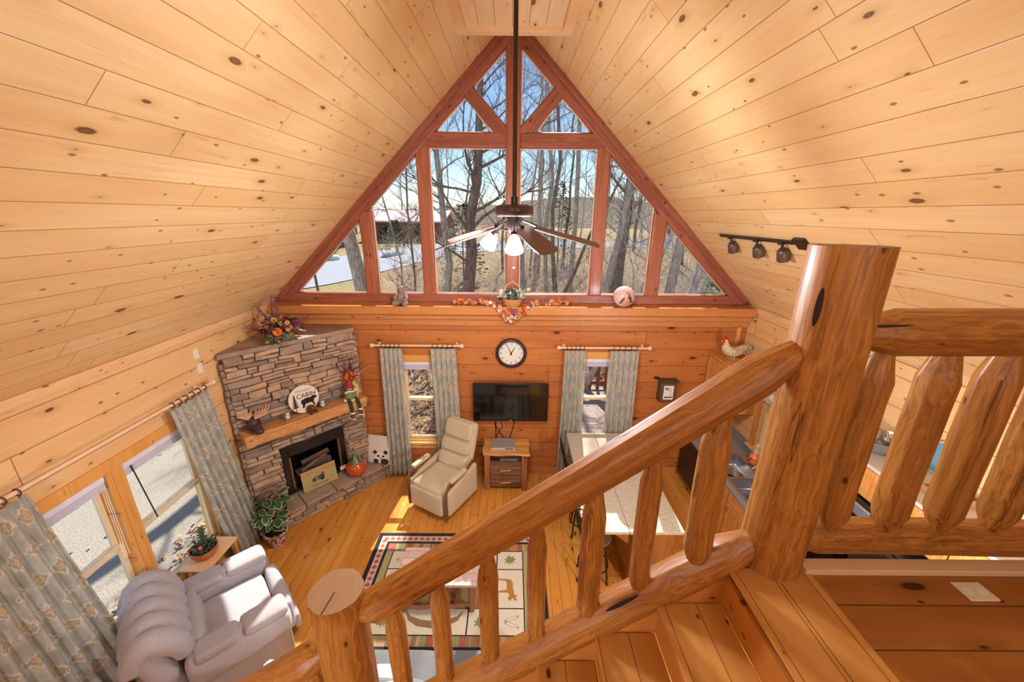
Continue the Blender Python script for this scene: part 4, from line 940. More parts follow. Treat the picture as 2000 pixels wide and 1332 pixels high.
dr = M().bb(-.115, .115, -.142, -.13, -.155, .155).build('door', plain('door_walnut', S(96, 72, 54), .5), KB, bevel=.004)
M().bb(-.075, .075, -.146, -.142, -.115, .115).build('picture_panel', plain('picture_paper', S(232, 226, 214), .5), dr)
m = M(); m.bb(-.055, -.005, -.148, -.146, .045, .085); m.build('blue_square', plain('slate_blue_ink', S(110, 124, 130), .6), dr)
m = M(); [disc(m, (x, z), .012, .014, -.146) for x, z in ((.025, .065), (.04, .02), (.03, -.02), (.01, .04), (.045, -.05))]; m.build('red_berries_print', plain('pink_ink', S(226, 150, 150), .6), dr)
M().bb(-.06, .06, -.148, -.146, -.085, -.068).build('caption_print', m_black, dr)
M().ell((.10, -.152, 0), .008, 6).build('knob', m_iron, dr); M().ell((-.165, -.03, .20), (.05, .02, .02), 8).build('hook', m_iron, KB)
# ---- curtains
def rod(name, p0, p1, label, rings):
    R = thing(name, (0, 0, 0), 0, label, 'curtain rod'); p0, p1 = Vector(p0), Vector(p1); d = (p1 - p0).normalized(); wood = plain('rod_wood', S(232, 200, 164), .4)
    M().cyl(p0, p1, .017, n=12).build('pole', wood, R)
    for p, s_ in ((p0, -1), (p1, 1)):
        M().ell(p + d * s_ * .035, .034, 10).cyl(p + d * s_ * .0, p + d * s_ * .02, .024, n=12).build('finial', wood, R)
    back = Vector((0, 1, 0)) if abs(d.x) > .5 else Vector((-1, 0, 0))
    for t in (.04, .96):
        q = p0.lerp(p1, t); M().cyl(q, q + back * .10, .011, n=8).ell(q + back * .10, .026, 8).build('bracket', wood, R)
    m = None
    return R
def curtain(label, top0, top1, bot0, bot1, folds, amp, nrm, rodc, group=None, seed=0, flare=1.0, nr=22):
    top0, top1, bot0, bot1, nrm = map(Vector, (top0, top1, bot0, bot1, nrm)); rr_ = random.Random(seed)
    C_ = thing('curtain', top0, 0, label, 'curtain', group)
    nu = folds * 12; m = M(); m.uv = []; ph = [rr_.uniform(-.5, .5) for _ in range(folds + 2)]; H = (top0 - bot0).length
    for r in range(nr + 1):
        t = r / nr
        for i in range(nu + 1):
            u = i / nu; k = u * folds; fi = int(min(folds - 1, k)); fr = k - fi
            phs = ph[fi] * (1 - fr) + ph[fi + 1] * fr
            a = top0.lerp(top1, u); b = bot0.lerp(bot1, u + .012 * math.sin(fi * 2.1 + t * 2))
            p = a.lerp(b, t) ; s_ = amp * (.45 + .75 * t * flare) * (1 + .35 * phs)
            p = p + nrm * (s_ * math.sin(2 * PI * k + phs * t * 1.6) + .004 * math.sin(7 * t + k))
            m.v.append(tuple(p - top0)); m.uv.append((u * folds * .17, (1 - t) * H))
    W_ = nu + 1
    for r in range(nr):
        for i in range(nu): m.f.append((r * W_ + i, r * W_ + i + 1, (r + 1) * W_ + i + 1, (r + 1) * W_ + i)); m.m.append(0)
    m.build('drape', m_curt, C_, sharp=0, solid=.004)
    # wooden rings round the rod
    d = (top1 - top0).normalized()
    for i in range(folds):
        q = top0.lerp(top1, (i + .5) / folds) - top0; q.z = rodc.z - top0.z - .004; q2 = Vector((rodc.x - top0.x, q.y, q.z)) if abs(d.y) > .5 else Vector((q.x, rodc.y - top0.y, q.z))
        side = d.cross(Vector((0, 0, 1))).normalized(); mm = M()
        mm.tube([q2 + (side * math.cos(a) + Vector((0, 0, 1)) * math.sin(a)) * .028 for a in [2 * PI * k / 12 for k in range(13)]], .005, 6, cap=False)
        mm.tube([q2 + Vector((0, 0, -.028)), Vector((q.x, q.y, 0))], .004, 4)
        mm.build('curtain_ring', plain('ring_wood', S(86, 50, 38), .5) if 'ring_wood' not in bpy.data.materials else bpy.data.materials['ring_wood'], C_)
    return C_
LRX = -3.405
rod('curtain_rod', (LRX, 1.55, 2.335), (LRX, 4.02, 2.335), 'long pale wooden curtain rod over the two left-side windows', 0)
rod('curtain_rod', (-2.06, 5.50, 2.30), (-.785, 5.50, 2.30), 'short wooden curtain rod over the window beside the fireplace', 0)
rod('curtain_rod', (.74, 5.50, 2.285), (2.03, 5.50, 2.285), 'short wooden curtain rod over the window right of the television', 0)
rc = Vector((LRX, 0, 2.335))
curtain('grey floral drape at the far end of the left windows, beside the plant', (LRX, 3.46, 2.285), (LRX, 3.97, 2.285), (LRX + .04, 3.72, .015), (LRX + .04, 4.25, .015), 6, .034, (1, 0, 0), rc, seed=1)
curtain('grey floral drape behind the grey recliner, nearest the stairs', (LRX, 1.60, 2.285), (LRX, 2.26, 2.285), (LRX + .05, 1.60, .015), (LRX + .05, 2.50, .015), 8, .036, (1, 0, 0), rc, seed=2)
rc = Vector((0, 5.50, 2.30))
curtain('grey floral drape between the fireplace and the narrow back window', (-1.985, 5.50, 2.255), (-1.65, 5.50, 2.255), (-2.02, 5.47, .02), (-1.63, 5.47, .02), 5, .026, (0, -1, 0), rc, seed=3)
curtain('grey floral drape behind the cream recliner', (-1.225, 5.50, 2.255), (-.845, 5.50, 2.255), (-1.20, 5.47, .02), (-.78, 5.47, .02), 5, .026, (0, -1, 0), rc, seed=4)
rc = Vector((0, 5.50, 2.285))
curtain('grey floral drape just right of the television', (.795, 5.50, 2.24), (1.115, 5.50, 2.24), (.745, 5.47, .02), (1.125, 5.47, .02), 5, .026, (0, -1, 0), rc, seed=5)
curtain('grey floral drape on the right of the window behind the bar counter', (1.48, 5.50, 2.24), (1.91, 5.50, 2.24), (1.49, 5.47, .02), (1.92, 5.47, .02), 5, .026, (0, -1, 0), rc, seed=6)
# ---- side table with its plant
ST = thing('side_table', (-3.325, 3.35, 0), 0, 'small pine side table under the left window', 'side table')
M().bb(-.155, .155, -.235, .235, .575, .60).build('top', m_trimy, ST, bevel=.006)
for sx in (-1, 1):
    for sy in (-1, 1): M().bb(sx * .13 - .018, sx * .13 + .018, sy * .20 - .018, sy * .20 + .018, 0, .575).build('leg', m_trimz, ST, bevel=.004)
M().bb(-.13, .13, -.20, .20, .16, .18).build('shelf', m_trimy, ST, bevel=.003)
SP = thing('potted_succulents', (-3.34, 3.32, .60), 0, 'shallow terracotta bowl of succulents with a tall green stem on the side table', 'plant')
M().lathe([(.075, 0), (.10, .015), (.125, .07), (.135, .11), (.12, .11), (.11, .08), (0, .08)], 26).build('bowl', m_terra, SP, sharp=40)
M().lathe([(0, .088), (.118, .088), (.118, .092), (0, .098)], 20).build('soil', m_soil, SP)
m = M(); v, f = leafpts(.035, .010, 4)
for k in range(190):
    a = rr.uniform(0, 2 * PI); r = .12 * rr.uniform(.2, 1); m.add(v, f, rr.choice([0, 0, 1]), leafT((math.cos(a) * r, math.sin(a) * r, .095 + rr.uniform(0, .05)), rr.uniform(0, 6), rr.uniform(.2, 1.4), 0, rr.uniform(.7, 1.3)))
m.build('succulents', [F_['grn'], F_['drk']], SP, sharp=0)
m = M().tube([(0, .02, .09), (-.02, .06, .2), (-.05, .06, .30)], [.006, .005, .003], 6)
for k in range(46):
    t = k / 46; m.add(v, f, 0, leafT((-.02 - .03 * t, .02 + .05 * t, .12 + .19 * t), k * 2.4, .2, 0, 1.5 - .5 * t))
m.build('tall_stem', [F_['grn']], SP, sharp=0)
M().tube([(.03, -.06, .09), (.035, -.07, .16)], [.013, .014], 8).ell((.036, -.072, .175), (.022, .022, .014), 8).build('pink_plant_marker', plain('pink_red', S(202, 92, 100), .4), SP)
# switch plates on the left wall
for y, z, lb in ((4.065, 2.676, 'upper ivory double wall plate near the ceiling beside the fireplace'), (4.07, 2.50, 'lower ivory single wall plate beside the fireplace')):
    w_ = thing('wall_plate', (-WX, y, z), 0, lb, 'wall plate'); M().bb(0, .007, -.038, .038, -.058, .058).build('cover_plate', m_plate, w_, bevel=.003)
    for dz in (-.02, .02): M().bb(.007, .012, -.008, .008, dz - .010, dz + .010).build('switch', m_white, w_)
# ---- rug
RG = M(); x0, x1, y0, y1 = -1.785, .425, 2.60, 4.255
RG.bb(x0, x1, y0, y1, 0.001, .010, 0)
lay = [.0104]
def rect(a, b, c, d, mi, z=None):
    z = z or lay[0]; RG.add([(a, c, z), (b, c, z), (b, d, z), (a, d, z)], [(0, 1, 2, 3)], mi)
# materials: 0 navy 1 pinkish 2 olive 3 cream 4 red 5 brown 6 green motif 7 tan 8 black line
rect(x0 + .055, x1 - .055, y0 + .055, y1 - .055, 1); lay[0] = .0108
rect(x0 + .145, x1 - .145, y0 + .145, y1 - .145, 0); lay[0] = .0112
rect(x0 + .18, x1 - .18, y0 + .18, y1 - .18, 2)
for i in range(26):   # chain border diamonds
    for yy in (y0 + .10, y1 - .10):
        xx = x0 + .12 + i * (x1 - x0 - .24) / 25; RG.add([(xx - .034, yy, .0112), (xx, yy - .034, .0112), (xx + .034, yy, .0112), (xx, yy + .034, .0112)], [(0, 1, 2, 3)], 4)
for i in range(18):
    for xx in (x0 + .10, x1 - .10):
        yy = y0 + .14 + i * (y1 - y0 - .28) / 17; RG.add([(xx - .034, yy, .0112), (xx, yy - .034, .0112), (xx + .034, yy, .0112), (xx, yy + .034, .0112)], [(0, 1, 2, 3)], 4)
lay[0] = .0116; rs2 = random.Random(3)
ix0, ix1, iy0, iy1 = -1.515, .155, 2.895, 3.955
for (a, b, c, d, vert) in ((x0 + .18, x1 - .18, iy1, y1 - .18, 1), (x0 + .18, x1 - .18, y0 + .18, iy0, 1), (-1.19, -.17, 3.19, 3.69, 1)):
    x = a
    while x < b:
        w_ = rs2.uniform(.02, .07); w_ = min(w_, b - x); rect(x, x + w_, c, d, rs2.choice([2, 2, 5, 6, 4, 7])); x += w_
cells = [(ix0, -1.20, 3.69, iy1), (-1.19, -.17, 3.69, iy1), (-.165, ix1, 3.69, iy1), (ix0, -1.20, 3.19, 3.685), (-.165, ix1, 3.19, 3.685), (ix0, -1.20, iy0, 3.185), (-1.19, -.46, iy0, 3.185), (-.455, -.175, iy0, 3.185), (-.165, ix1, iy0, 3.185)]
lay[0] = .0120; rect(ix0 - .008, ix1 + .008, 3.69 - .003, iy1 + .008, 8); rect(ix0 - .008, -1.192, iy0 - .008, 3.69, 8); rect(-.173, ix1 + .008, iy0 - .008, 3.69, 8); rect(-1.2, -.16, iy0 - .008, 3.19, 8)
lay[0] = .0124
for a, b, c, d in cells: rect(a + .005, b - .005, c + .004, d - .004, 3)
z_ = .0128
def motif(pts, cx, cy_, s_, mi, rot=0, fx=1):
    c_, s2 = math.cos(rot), math.sin(rot); vs_ = [(cx + (fx * x * c_ - y * s2) * s_, cy_ + (fx * x * s2 + y * c_) * s_, z_) for x, y in pts]
    RG.add(vs_, [tuple(range(len(vs_)))], mi)
leafm = [(0, -1), (.12, -.45), (.55, -.75), (.45, -.35), (1, -.2), (.6, .05), (.8, .45), (.35, .3), (.3, .75), (.08, .55), (0, 1), (-.08, .55), (-.3, .75), (-.35, .3), (-.8, .45), (-.6, .05), (-1, -.2), (-.45, -.35), (-.55, -.75), (-.12, -.45)]
for cx, cy_ in ((-.005, 3.83), (-1.36, 3.04), (-.315, 3.04)): motif(leafm, cx, cy_, .085, 6, rot=.4)
shoe = [(math.cos(a) * .22, math.sin(a)) for a in [2 * PI * k / 14 for k in range(14)]]
for cx, cy_ in ((-1.36, 3.82), (.02, 3.04), (-.7, 3.82)):
    for sg in (-1, 1): motif(shoe, cx, cy_ + sg * .035, .085, 5, rot=PI / 2 + sg * .35); 
    z_ = .0131
    for sg in (-1, 1): motif(shoe, cx, cy_ + sg * .035, .070, 3, rot=PI / 2 + sg * .35)
    z_ = .0128
moose = [(-1, -1), (-.85, -1), (-.78, -.3), (-.5, -.15), (.1, -.15), (.25, -.95), (.4, -.95), (.38, -.1), (.6, .1), (.95, -.05), (1.15, .05), (1.1, .25), (.85, .38), (1.15, .5), (1.1, .8), (.8, .6), (.72, .85), (.55, .5), (.3, .5), (.0, .42), (-.6, .4), (-.9, .2), (-.98, -.2)]
motif(moose, -.02, 3.43, .13, 7, rot=-PI / 2, fx=1); motif(moose, -1.36, 3.43, .13, 7, rot=PI / 2)
canoe = [(-1, .35), (-.85, .0), (-.5, -.2), (0, -.27), (.5, -.2), (.85, .0), (1, .35), (.8, .15), (.4, .02), (0, -.02), (-.4, .02), (-.8, .15)]
motif(canoe, -.83, 3.05, .32, 5)
RGc = [S(30, 34, 48), S(222, 186, 168), S(178, 168, 118), S(228, 220, 196), S(166, 96, 84), S(150, 118, 88), S(146, 148, 96), S(182, 132, 64), S(32, 32, 34)]
ro_ = RG.build('area_rug', [fabric('rug_wool_%s' % n_, c_, .1, 120, bump=.5) for n_, c_ in zip('navy blush olive cream brick brown green tan black'.split(), RGc)], smooth=False)
tag(ro_, 'lodge rug with navy border, moose, canoe and leaf panels under the coffee table', 'rug')
# ---- coffee table
CT = thing('coffee_table', (-.79, 3.345, .0132), 0, 'low coffee table with a pale patchwork top and crooked log frame', 'coffee table')
def patchmat():
    k = NT('patchwork_wood'); vec, ax = k.coords(); b = k.new('ShaderNodeTexBrick'); k.ln(vec, b.inputs[0]); b.inputs['Scale'].default_value = 2.6; b.inputs['Color1'].default_value = S(226, 202, 184); b.inputs['Color2'].default_value = S(206, 182, 172); b.inputs['Mortar'].default_value = S(180, 146, 130); b.inputs['Mortar Size'].default_value = .012
    return k.fin(k.mix(k.math('MULTIPLY', k.noise(vec, 18, 3), .4), b.outputs[0], S(186, 150, 140)), .25, coat=.3)
M().bb(-.435, .435, -.245, .245, .405, .44).build('top', patchmat(), CT, bevel=.005)
lgm = plain('branch_wood', S(150, 106, 82), .5, var=.25, sc=20)
for sx in (-1, 1):
    for sy in (-1, 1): M().tube([(sx * .37, sy * .18, 0), (sx * .36, sy * .185, .2), (sx * .37, sy * .18, .41)], [.032, .026, .034], 9, jit=.08, seed=3).build('leg', lgm, CT)
    M().tube([(sx * .365, -.18, .14), (sx * .37, .0, .15), (sx * .365, .18, .13)], .02, 8, jit=.08).build('stretcher', lgm, CT)
M().tube([(-.40, -.20, .10), (-.2, -.22, .085), (0, -.205, .10), (.1, -.22, .095), (.25, -.205, .11), (.40, -.19, .12)], [.02, .022, .019, .024, .02, .018], 9, jit=.08).build('branch_rail', lgm, CT)
an_ = thing('antler_ornament', (-.83, 3.535, .453), 0, 'small dark twig ornament near the back edge of the coffee table', 'ornament')
m = M()
for k in range(7): m.tube([((k - 3) * .02, 0, .004), ((k - 3) * .03, .01, .03), ((k - 3) * .04 + .01, -.01, .06)], [.005, .004, .002], 5)
m.build('twigs', m_dark, an_)
# ---- sofa seen from behind, quilt over its left end
SF = thing('sofa', (-.62, 2.02, 0), 0, 'slate grey two-cushion sofa facing the rug, half hidden below the stairs', 'sofa')
cushbuild('base', m_couch, SF, (0, .05, .20), (2.1, .86, .30), r=.04, n=8)
cushbuild('back', m_couch, SF, (0, -.27, .52), (2.02, .22, .56), r=.06, n=9)
for sx in (-1, 1):
    cushbuild('arm', m_couch, SF, (sx * 1.0, .06, .42), (.20, .88, .42), r=.07, n=8)
    cushbuild('back_cushion', m_couch, SF, (sx * .44, -.08, .60), (.86, .22, .40), r=.08, n=9, rot=(-.12, 0, 0), puff=(0, .03, .02))
    cushbuild('seat_cushion', m_couch, SF, (sx * .44, .14, .40), (.86, .62, .16), r=.06, n=8, puff=(0, 0, .02))
def quiltmat():
    k = NT('quilt'); vec, ax = k.coords(); n = k.noise(vec, 22, 4, .6, 1.2); c = k.mix(k.rng(n, .46, .54), S(224, 222, 214), S(166, 174, 180)); k.bump(n, .5, .01); return k.fin(c, .9, 0, .2)
QT = thing('quilt', (-1.42, 1.80, 0), 0, 'white and grey-blue patterned quilt draped over the left end of the sofa', 'quilt')
m = M(); nx, ny = 20, 26; W_ = nx + 1
for j in range(ny + 1):
    t = j / ny; 
    for i in range(nx + 1):
        u = i / nx; x = -.42 + u * .95 + .05 * math.sin(t * 5)
        s_ = t * 1.5
        if s_ < .38: y, z = -.075 - .01, .44 + s_
        elif s_ < .62: y, z = -.075 + (s_ - .38), .83 + .02 * math.sin((s_ - .38) / .24 * PI)
        else: y, z = .175 + (s_ - .62) * .50, .82 - (s_ - .62) * .50 
        x -= .25 * (1 - u) * t
        m.v.append((x, y + .004 * math.sin(x * 30), z + .012 * math.sin(x * 17 + t * 9)))
for j in range(ny):
    for i in range(nx): m.f.append((j * W_ + i, j * W_ + i + 1, (j + 1) * W_ + i + 1, (j + 1) * W_ + i)); m.m.append(0)
m.build('quilt_cloth', quiltmat(), QT, sharp=0, solid=.015)
# ================================================================== BAR, STOOLS, KITCHEN
BR = thing('bar_counter', (1.36, 4.35, 0), 0, 'long bar counter with a speckled beige top in two leaves behind the stairs', 'bar counter')
for x0, x1 in ((-.50, -.067), (-.063, .53)): M().bb(x0, x1, -.99, 1.02, .88, .92).build('countertop', m_bar, BR, bevel=.008)
M().bb(.02, .48, -.88, .98, .08, .88).build('cabinet_base', m_oakx, BR, bevel=.004)
M().bb(.06, .46, -.84, .96, 0, .08).build('toe_kick', m_black, BR)
M().bb(-.44, .02, -.86, -.84, .78, .88).build('apron', m_oakx, BR)
for y in (-.80, .05, .85):
    M().add([(.02, y, .88), (-.38, y, .88), (.02, y, .55), (.02, y + .03, .88), (-.38, y + .03, .88), (.02, y + .03, .55)], [(0, 1, 2), (3, 5, 4), (0, 3, 4, 1), (1, 4, 5, 2), (2, 5, 3, 0)]).build('support_bracket', m_oakx, BR, smooth=False)
def stool(loc, rz, label):
    s = thing('bar_stool', loc, rz, label, 'stool', 'iron stools at the bar')
    m = M().lathe([(0, 0), (.17, 0), (.185, .02), (.18, .05), (0, .065)], 22, 0, TM((0, 0, .60))); m.build('seat', plain('stool_seat', S(120, 96, 74), .7), s)
    for a in (.78, 2.35, 3.93, 5.5):
        M().tube([(math.cos(a) * .13, math.sin(a) * .13, .60), (math.cos(a) * .20, math.sin(a) * .20, 0)], .011, 8).ell((math.cos(a) * .20, math.sin(a) * .20, .012), (.016, .016, .012), 6).build('leg', m_iron, s)
    M().tube([(math.cos(a) * .175, math.sin(a) * .175, .22) for a in [2 * PI * k / 20 for k in range(21)]], .008, 6, cap=False).build('foot_ring', m_iron, s)
    bk_ = M().tube([(-.16, -.15, .62), (-.20, -.16, .85), (-.23, -.12, 1.0), (-.24, 0, 1.04), (-.23, .12, 1.0), (-.20, .16, .85), (-.16, .15, .62)], .010, 8)
    for yy in (-.07, 0, .07): bk_.tube([(-.17, yy, .63), (-.21, yy * 1.3, .82), (-.235, yy * .8, 1.02)], .007, 6)
    bk_.build('backrest', m_iron, s)
    return s
s0 = stool((.99, 3.62, 0), .1, 'iron bar stool tucked under the near end of the bar counter')
dup(s0, (.98, 4.32, 0), -.1, 'iron bar stool at the middle of the bar counter')
dup(s0, (.97, 4.98, 0), .05, 'iron bar stool at the bar end by the back window')
CTR = thing('kitchen_counter', (0, 0, 0), 0, 'grey laminate kitchen worktop with a backsplash along the right wall', 'worktop')
m = M(); hx0, hx1, hy0, hy1 = 2.84, 3.30, 3.77, 4.83
m.bb(2.76, hx0, 3.34, 5.58, .872, .91); m.bb(hx1, 3.50, 3.34, 5.58, .872, .91); m.bb(hx0, hx1, 3.34, hy0, .872, .91); m.bb(hx0, hx1, hy1, 5.58, .872, .91)
m.build('worktop', m_counter, CTR, bevel=.004)
M().bb(3.495, 3.518, 3.34, 5.56, .91, 1.0).build('backsplash', m_counter, CTR, bevel=.003); M().bb(2.80, 3.50, 5.565, 5.595, .91, 1.0).build('backsplash', m_counter, CTR, bevel=.003)
def doorpanel(root, x, y0, y1, z0, z1, knob=None):
    m = M().bb(x - .02, x, y0, y1, z0, z1); fr = .055
    d = m.build('door', m_oak, root, bevel=.003)
    m = M(); m.bb(x - .028, x - .0195, y0, y0 + fr, z0, z1); m.bb(x - .028, x - .0195, y1 - fr, y1, z0, z1); m.bb(x - .028, x - .0195, y0 + fr, y1 - fr, z0, z0 + fr); m.bb(x - .028, x - .0195, y0 + fr, y1 - fr, z1 - fr, z1)
    m.build('door_frame', m_oak, d, bevel=.003)
    if knob: M().tube([(x - .028, knob[0], knob[1] - .04), (x - .05, knob[0], knob[1]), (x - .028, knob[0], knob[1] + .04)], .006, 6).build('handle', plain('door_pull', S(120, 110, 96), .3, .6) if 'door_pull' not in bpy.data.materials else bpy.data.materials['door_pull'], d)
BCB = thing('base_cabinet', (0, 0, 0), 0, 'oak base cabinets under the kitchen sink', 'cabinet')
M().bb(2.80, 3.50, 3.36, 3.75, .1, .865).bb(2.80, 2.83, 3.75, 4.94, .1, .865).bb(2.83, 3.50, 3.75, 4.94, .1, .62).bb(2.83, 3.5, 4.90, 4.94, .62, .865).build('body', m_oak, BCB, bevel=.003)
M().bb(2.86, 3.50, 3.36, 4.94, 0, .1).build('toe_kick', m_black, BCB)
for a, b in ((3.38, 3.74), (3.76, 4.12), (4.14, 4.52), (4.54, 4.92)):
    doorpanel(BCB, 2.80, a, b, .12, .68, (b - .05, .60)); doorpanel(BCB, 2.80, a, b, .70, .855)
DW = thing('dishwasher', (0, 0, 0), 0, 'black dishwasher at the far end of the kitchen counter', 'dishwasher')
M().bb(2.82, 3.45, 4.955, 5.555, .1, .868).build('body', m_black, DW); M().bb(2.785, 2.82, 4.96, 5.55, .12, .74).build('door', m_black, DW, bevel=.005); M().bb(2.78, 2.82, 4.96, 5.55, .75, .865).build('control_panel', m_glassblk, DW, bevel=.005); M().bb(2.87, 3.4, 4.96, 5.55, 0, .1).build('toe_kick', m_black, DW)
SK = thing('kitchen_sink', (0, 0, 0), 0, 'double-bowl stainless steel sink with an arched tap under the right window', 'sink')
m = M(); r0, r1 = .911, .917
for a, b, c, d in ((2.82, 3.34, 3.75, 3.79), (2.82, 3.34, 4.81, 4.85), (2.82, 2.86, 3.79, 4.81), (3.26, 3.34, 3.79, 4.81), (2.86, 3.26, 4.28, 4.32)): m.bb(a, b, c, d, r0 - .003, r1)
m.build('rim', m_steel, SK, bevel=.003)
for a, b in ((3.79, 4.28), (4.32, 4.81)):
    vs_ = []; lv_ = [(0, .915), (.0, .90), (.015, .76), (.05, .735)]; m = M(); n4 = []
    for ins, z in lv_:
        c = [(2.86 + ins, a + ins), (3.26 - ins, a + ins), (3.26 - ins, b - ins), (2.86 + ins, b - ins)]; vs_ += [(x, y, z) for x, y in c]
    fs_ = [(4 * i + k, 4 * i + (k + 1) % 4, 4 * i + 4 + (k + 1) % 4, 4 * i + 4 + k) for i in range(3) for k in range(4)] + [(12, 13, 14, 15)]
    m.add(vs_, fs_); o_ = m.build('bowl', m_steel, SK, bevel=.02, seg=3, sharp=0); 
    M().lathe([(0, .737), (.035, .737), (.042, .741), (.035, .739), (0, .738)], 16, 0, TM((3.06, (a + b) / 2, 0))).build('drain', m_dark, SK)
M().tube([(3.30, 4.30, .915), (3.30, 4.30, 1.02), (3.26, 4.30, 1.10), (3.18, 4.28, 1.115), (3.10, 4.26, 1.08)], [.016, .013, .012, .012, .011], 10).build('tap', plain('pale_chrome', S(232, 222, 214), .2, .6), SK)
GD = thing('painted_gourd', (3.36, 4.60, .912), 0, 'orange painted gourd with a face and speckled neck beside the sink', 'ornament')
M().lathe([(0, 0), (.05, .008), (.085, .05), (.09, .09), (.07, .14), (.04, .17), (.025, .20), (.022, .25), (.028, .29), (.012, .31), (0, .312)], 22).build('body', plain('gourd_orange', S(226, 122, 66), .4, var=.2), GD)
m = M().lathe([(.036, .172), (.028, .20), (.025, .25), (.031, .29), (.014, .315), (0, .316)], 18, 0); m.build('speckled_neck', plain('speckle_white', S(236, 222, 206), .5, var=.3, sc=120), GD)
m = M(); [m.ell((-.083, dy, .11), (.01, .014, .014), 6) for dy in (-.03, .03)]; m.ell((-.088, 0, .07), (.008, .03, .008), 6); m.build('painted_face', m_black, GD)
# wall cabinets
def wallcab(label, x0, x1, y0, y1, z0, z1, doors, top=.02, face=True):
    c = thing('wall_cabinet', (0, 0, 0), 0, label, 'cabinet'); M().bb(x0, x1, y0, y1, z0, z1 - .01).build('body', m_oak, c, bevel=.003)
    M().bb(x0 - .03, x1, y0 - (.02 if face else 0), y1, z1 - .012, z1 + top).build('top_board', m_oakedge, c, bevel=.004)
    for a, b in doors: doorpanel(c, x0, a, b, z0 + .01, z1 - .02)
    return c
c1 = thing('wall_cabinet', (0, 0, 0), 0, 'tall oak wall cabinet in the corner with the speckled rooster on top', 'cabinet')
M().bb(3.03, 3.515, 5.06, 5.595, 1.43, 2.18).build('body', m_oak, c1, bevel=.003); M().bb(2.995, 3.515, 5.03, 5.595, 2.175, 2.205).build('top_board', m_oak, c1, bevel=.006); doorpanel(c1, 3.03, 5.08, 5.57, 1.45, 2.16)
wallcab('oak wall cabinet between the sink window and the microwave', 3.04, 3.515, 3.32, 3.86, 1.43, 2.18, ((3.34, 3.59), (3.60, 3.85)))
wallcab('short oak cabinet above the microwave with a steel bowl on top', 3.04, 3.515, 2.55, 3.30, 1.89, 2.18, ((2.57, 2.92), (2.94, 3.28)))
wallcab('deep oak cabinet above the refrigerator', 3.0, 3.515, 1.60, 2.53, 1.86, 2.18, ((1.62, 2.06), (2.08, 2.51)))
MW = thing('microwave', (0, 0, 0), 0, 'black microwave with a striped vent grille under the short oak cabinet', 'microwave')
M().bb(2.96, 3.5, 2.56, 3.29, 1.46, 1.885).build('body', m_black, MW, bevel=.004)
M().bb(2.925, 2.96, 2.80, 3.28, 1.47, 1.78).build('door', m_glassblk, MW, bevel=.006); M().bb(2.925, 2.96, 2.57, 2.79, 1.47, 1.78).build('control_panel', m_glassblk, MW, bevel=.004)
m = M(); m.bb(2.93, 2.96, 2.57, 3.28, 1.79, 1.88)
m.build('vent_grille', m_black, MW)
m = M(); [m.box((2.92, 2.925, 1.797 + i * .0155), (.02, .70, .006), rot=(0, -.4, 0)) for i in range(6)]; m.build('grille_slats', plain('grille_silver', S(180, 186, 196), .3, .7), MW)
M().tube([(2.92, 2.84, 1.50), (2.885, 2.84, 1.56), (2.88, 2.84, 1.66), (2.92, 2.84, 1.75)], .012, 8).build('handle', m_black, MW)
RGE = thing('stove', (0, 0, 0), 0, 'black stove under the microwave, glimpsed between the loft balusters', 'stove')
M().bb(2.80, 3.49, 2.56, 3.33, 0, .90).build('body', m_black, RGE, bevel=.005); M().bb(2.79, 3.5, 2.555, 3.335, .90, .915).build('cooktop', m_glassblk, RGE, bevel=.003); M().bb(3.42, 3.5, 2.56, 3.33, .915, 1.08).build('backguard', m_black, RGE, bevel=.005)
M().cyl((2.76, 2.62, .78), (2.76, 3.27, .78), .012, n=8).build('handle', m_steel, RGE)
FR = thing('refrigerator', (0, 0, 0), 0, 'black refrigerator below the deep oak cabinet', 'refrigerator')
M().bb(2.84, 3.5, 1.62, 2.52, 0, 1.80).build('body', m_black, FR, bevel=.006); M().bb(2.78, 2.838, 1.63, 2.51, .02, 1.15).build('door', m_black, FR, bevel=.01); M().bb(2.78, 2.838, 1.63, 2.51, 1.17, 1.79).build('freezer_door', m_black, FR, bevel=.01)
# bowl, tray, plate on the cabinets
BW = thing('steel_bowl', (3.27, 3.02, 2.20), 0, 'shiny steel bowl of pine cones on top of the short cabinet', 'bowl')
M().lathe([(0, 0), (.09, 0), (.15, .05), (.185, .13), (.195, .14), (.18, .135), (.145, .06), (.085, .012), (0, .01)], 30).build('bowl', m_steel, BW)
cone = thing('pine_cone', (3.22, 3.0, 2.27), 0, 'frosted pine cones heaped in the shiny steel bowl', 'pine cone', 'pine cones in the steel bowl')
m = M(); 
for k in range(34):
    t = k / 34; a = k * 2.4; r = .034 * math.sin(PI * (t * .85 + .1)); m.add([(-.009, 0, 0), (.009, 0, 0), (0, .018, .008)], [(0, 1, 2)], 0, TM((math.cos(a) * r, math.sin(a) * r, t * .075), (.4, 0, a - PI / 2)))
m.ell((0, 0, .038), (.022, .022, .038), 8); m.build('scales', plain('frosted_cone', S(176, 164, 150), .6, var=.5, sc=120), cone, sharp=0)
for i in range(12):
    a = i * 2.4; r = .035 + .08 * (i % 4) / 4; dup(cone, (3.27 + math.cos(a) * r, 3.02 + math.sin(a) * r, 2.255 + .02 * (i % 3)), None, rot=(rr.uniform(-.9, .9), rr.uniform(-.9, .9), a))
PT = thing('blue_plate', (3.43, 2.70, 2.207), 0, 'blue plate with a pale rim leaning on the wall above the refrigerator cabinet', 'plate', rot=(0, -1.25, 0))
T_ = TM((.13, 0, 0)); M().lathe([(0, .004), (.09, .004), (.125, .014), (.13, .014), (.095, -.002), (0, -.002)], 30, 0, T_).build('plate', plain('blue_glaze', S(98, 142, 166), .25, var=.25, sc=50, coat=.4), PT)
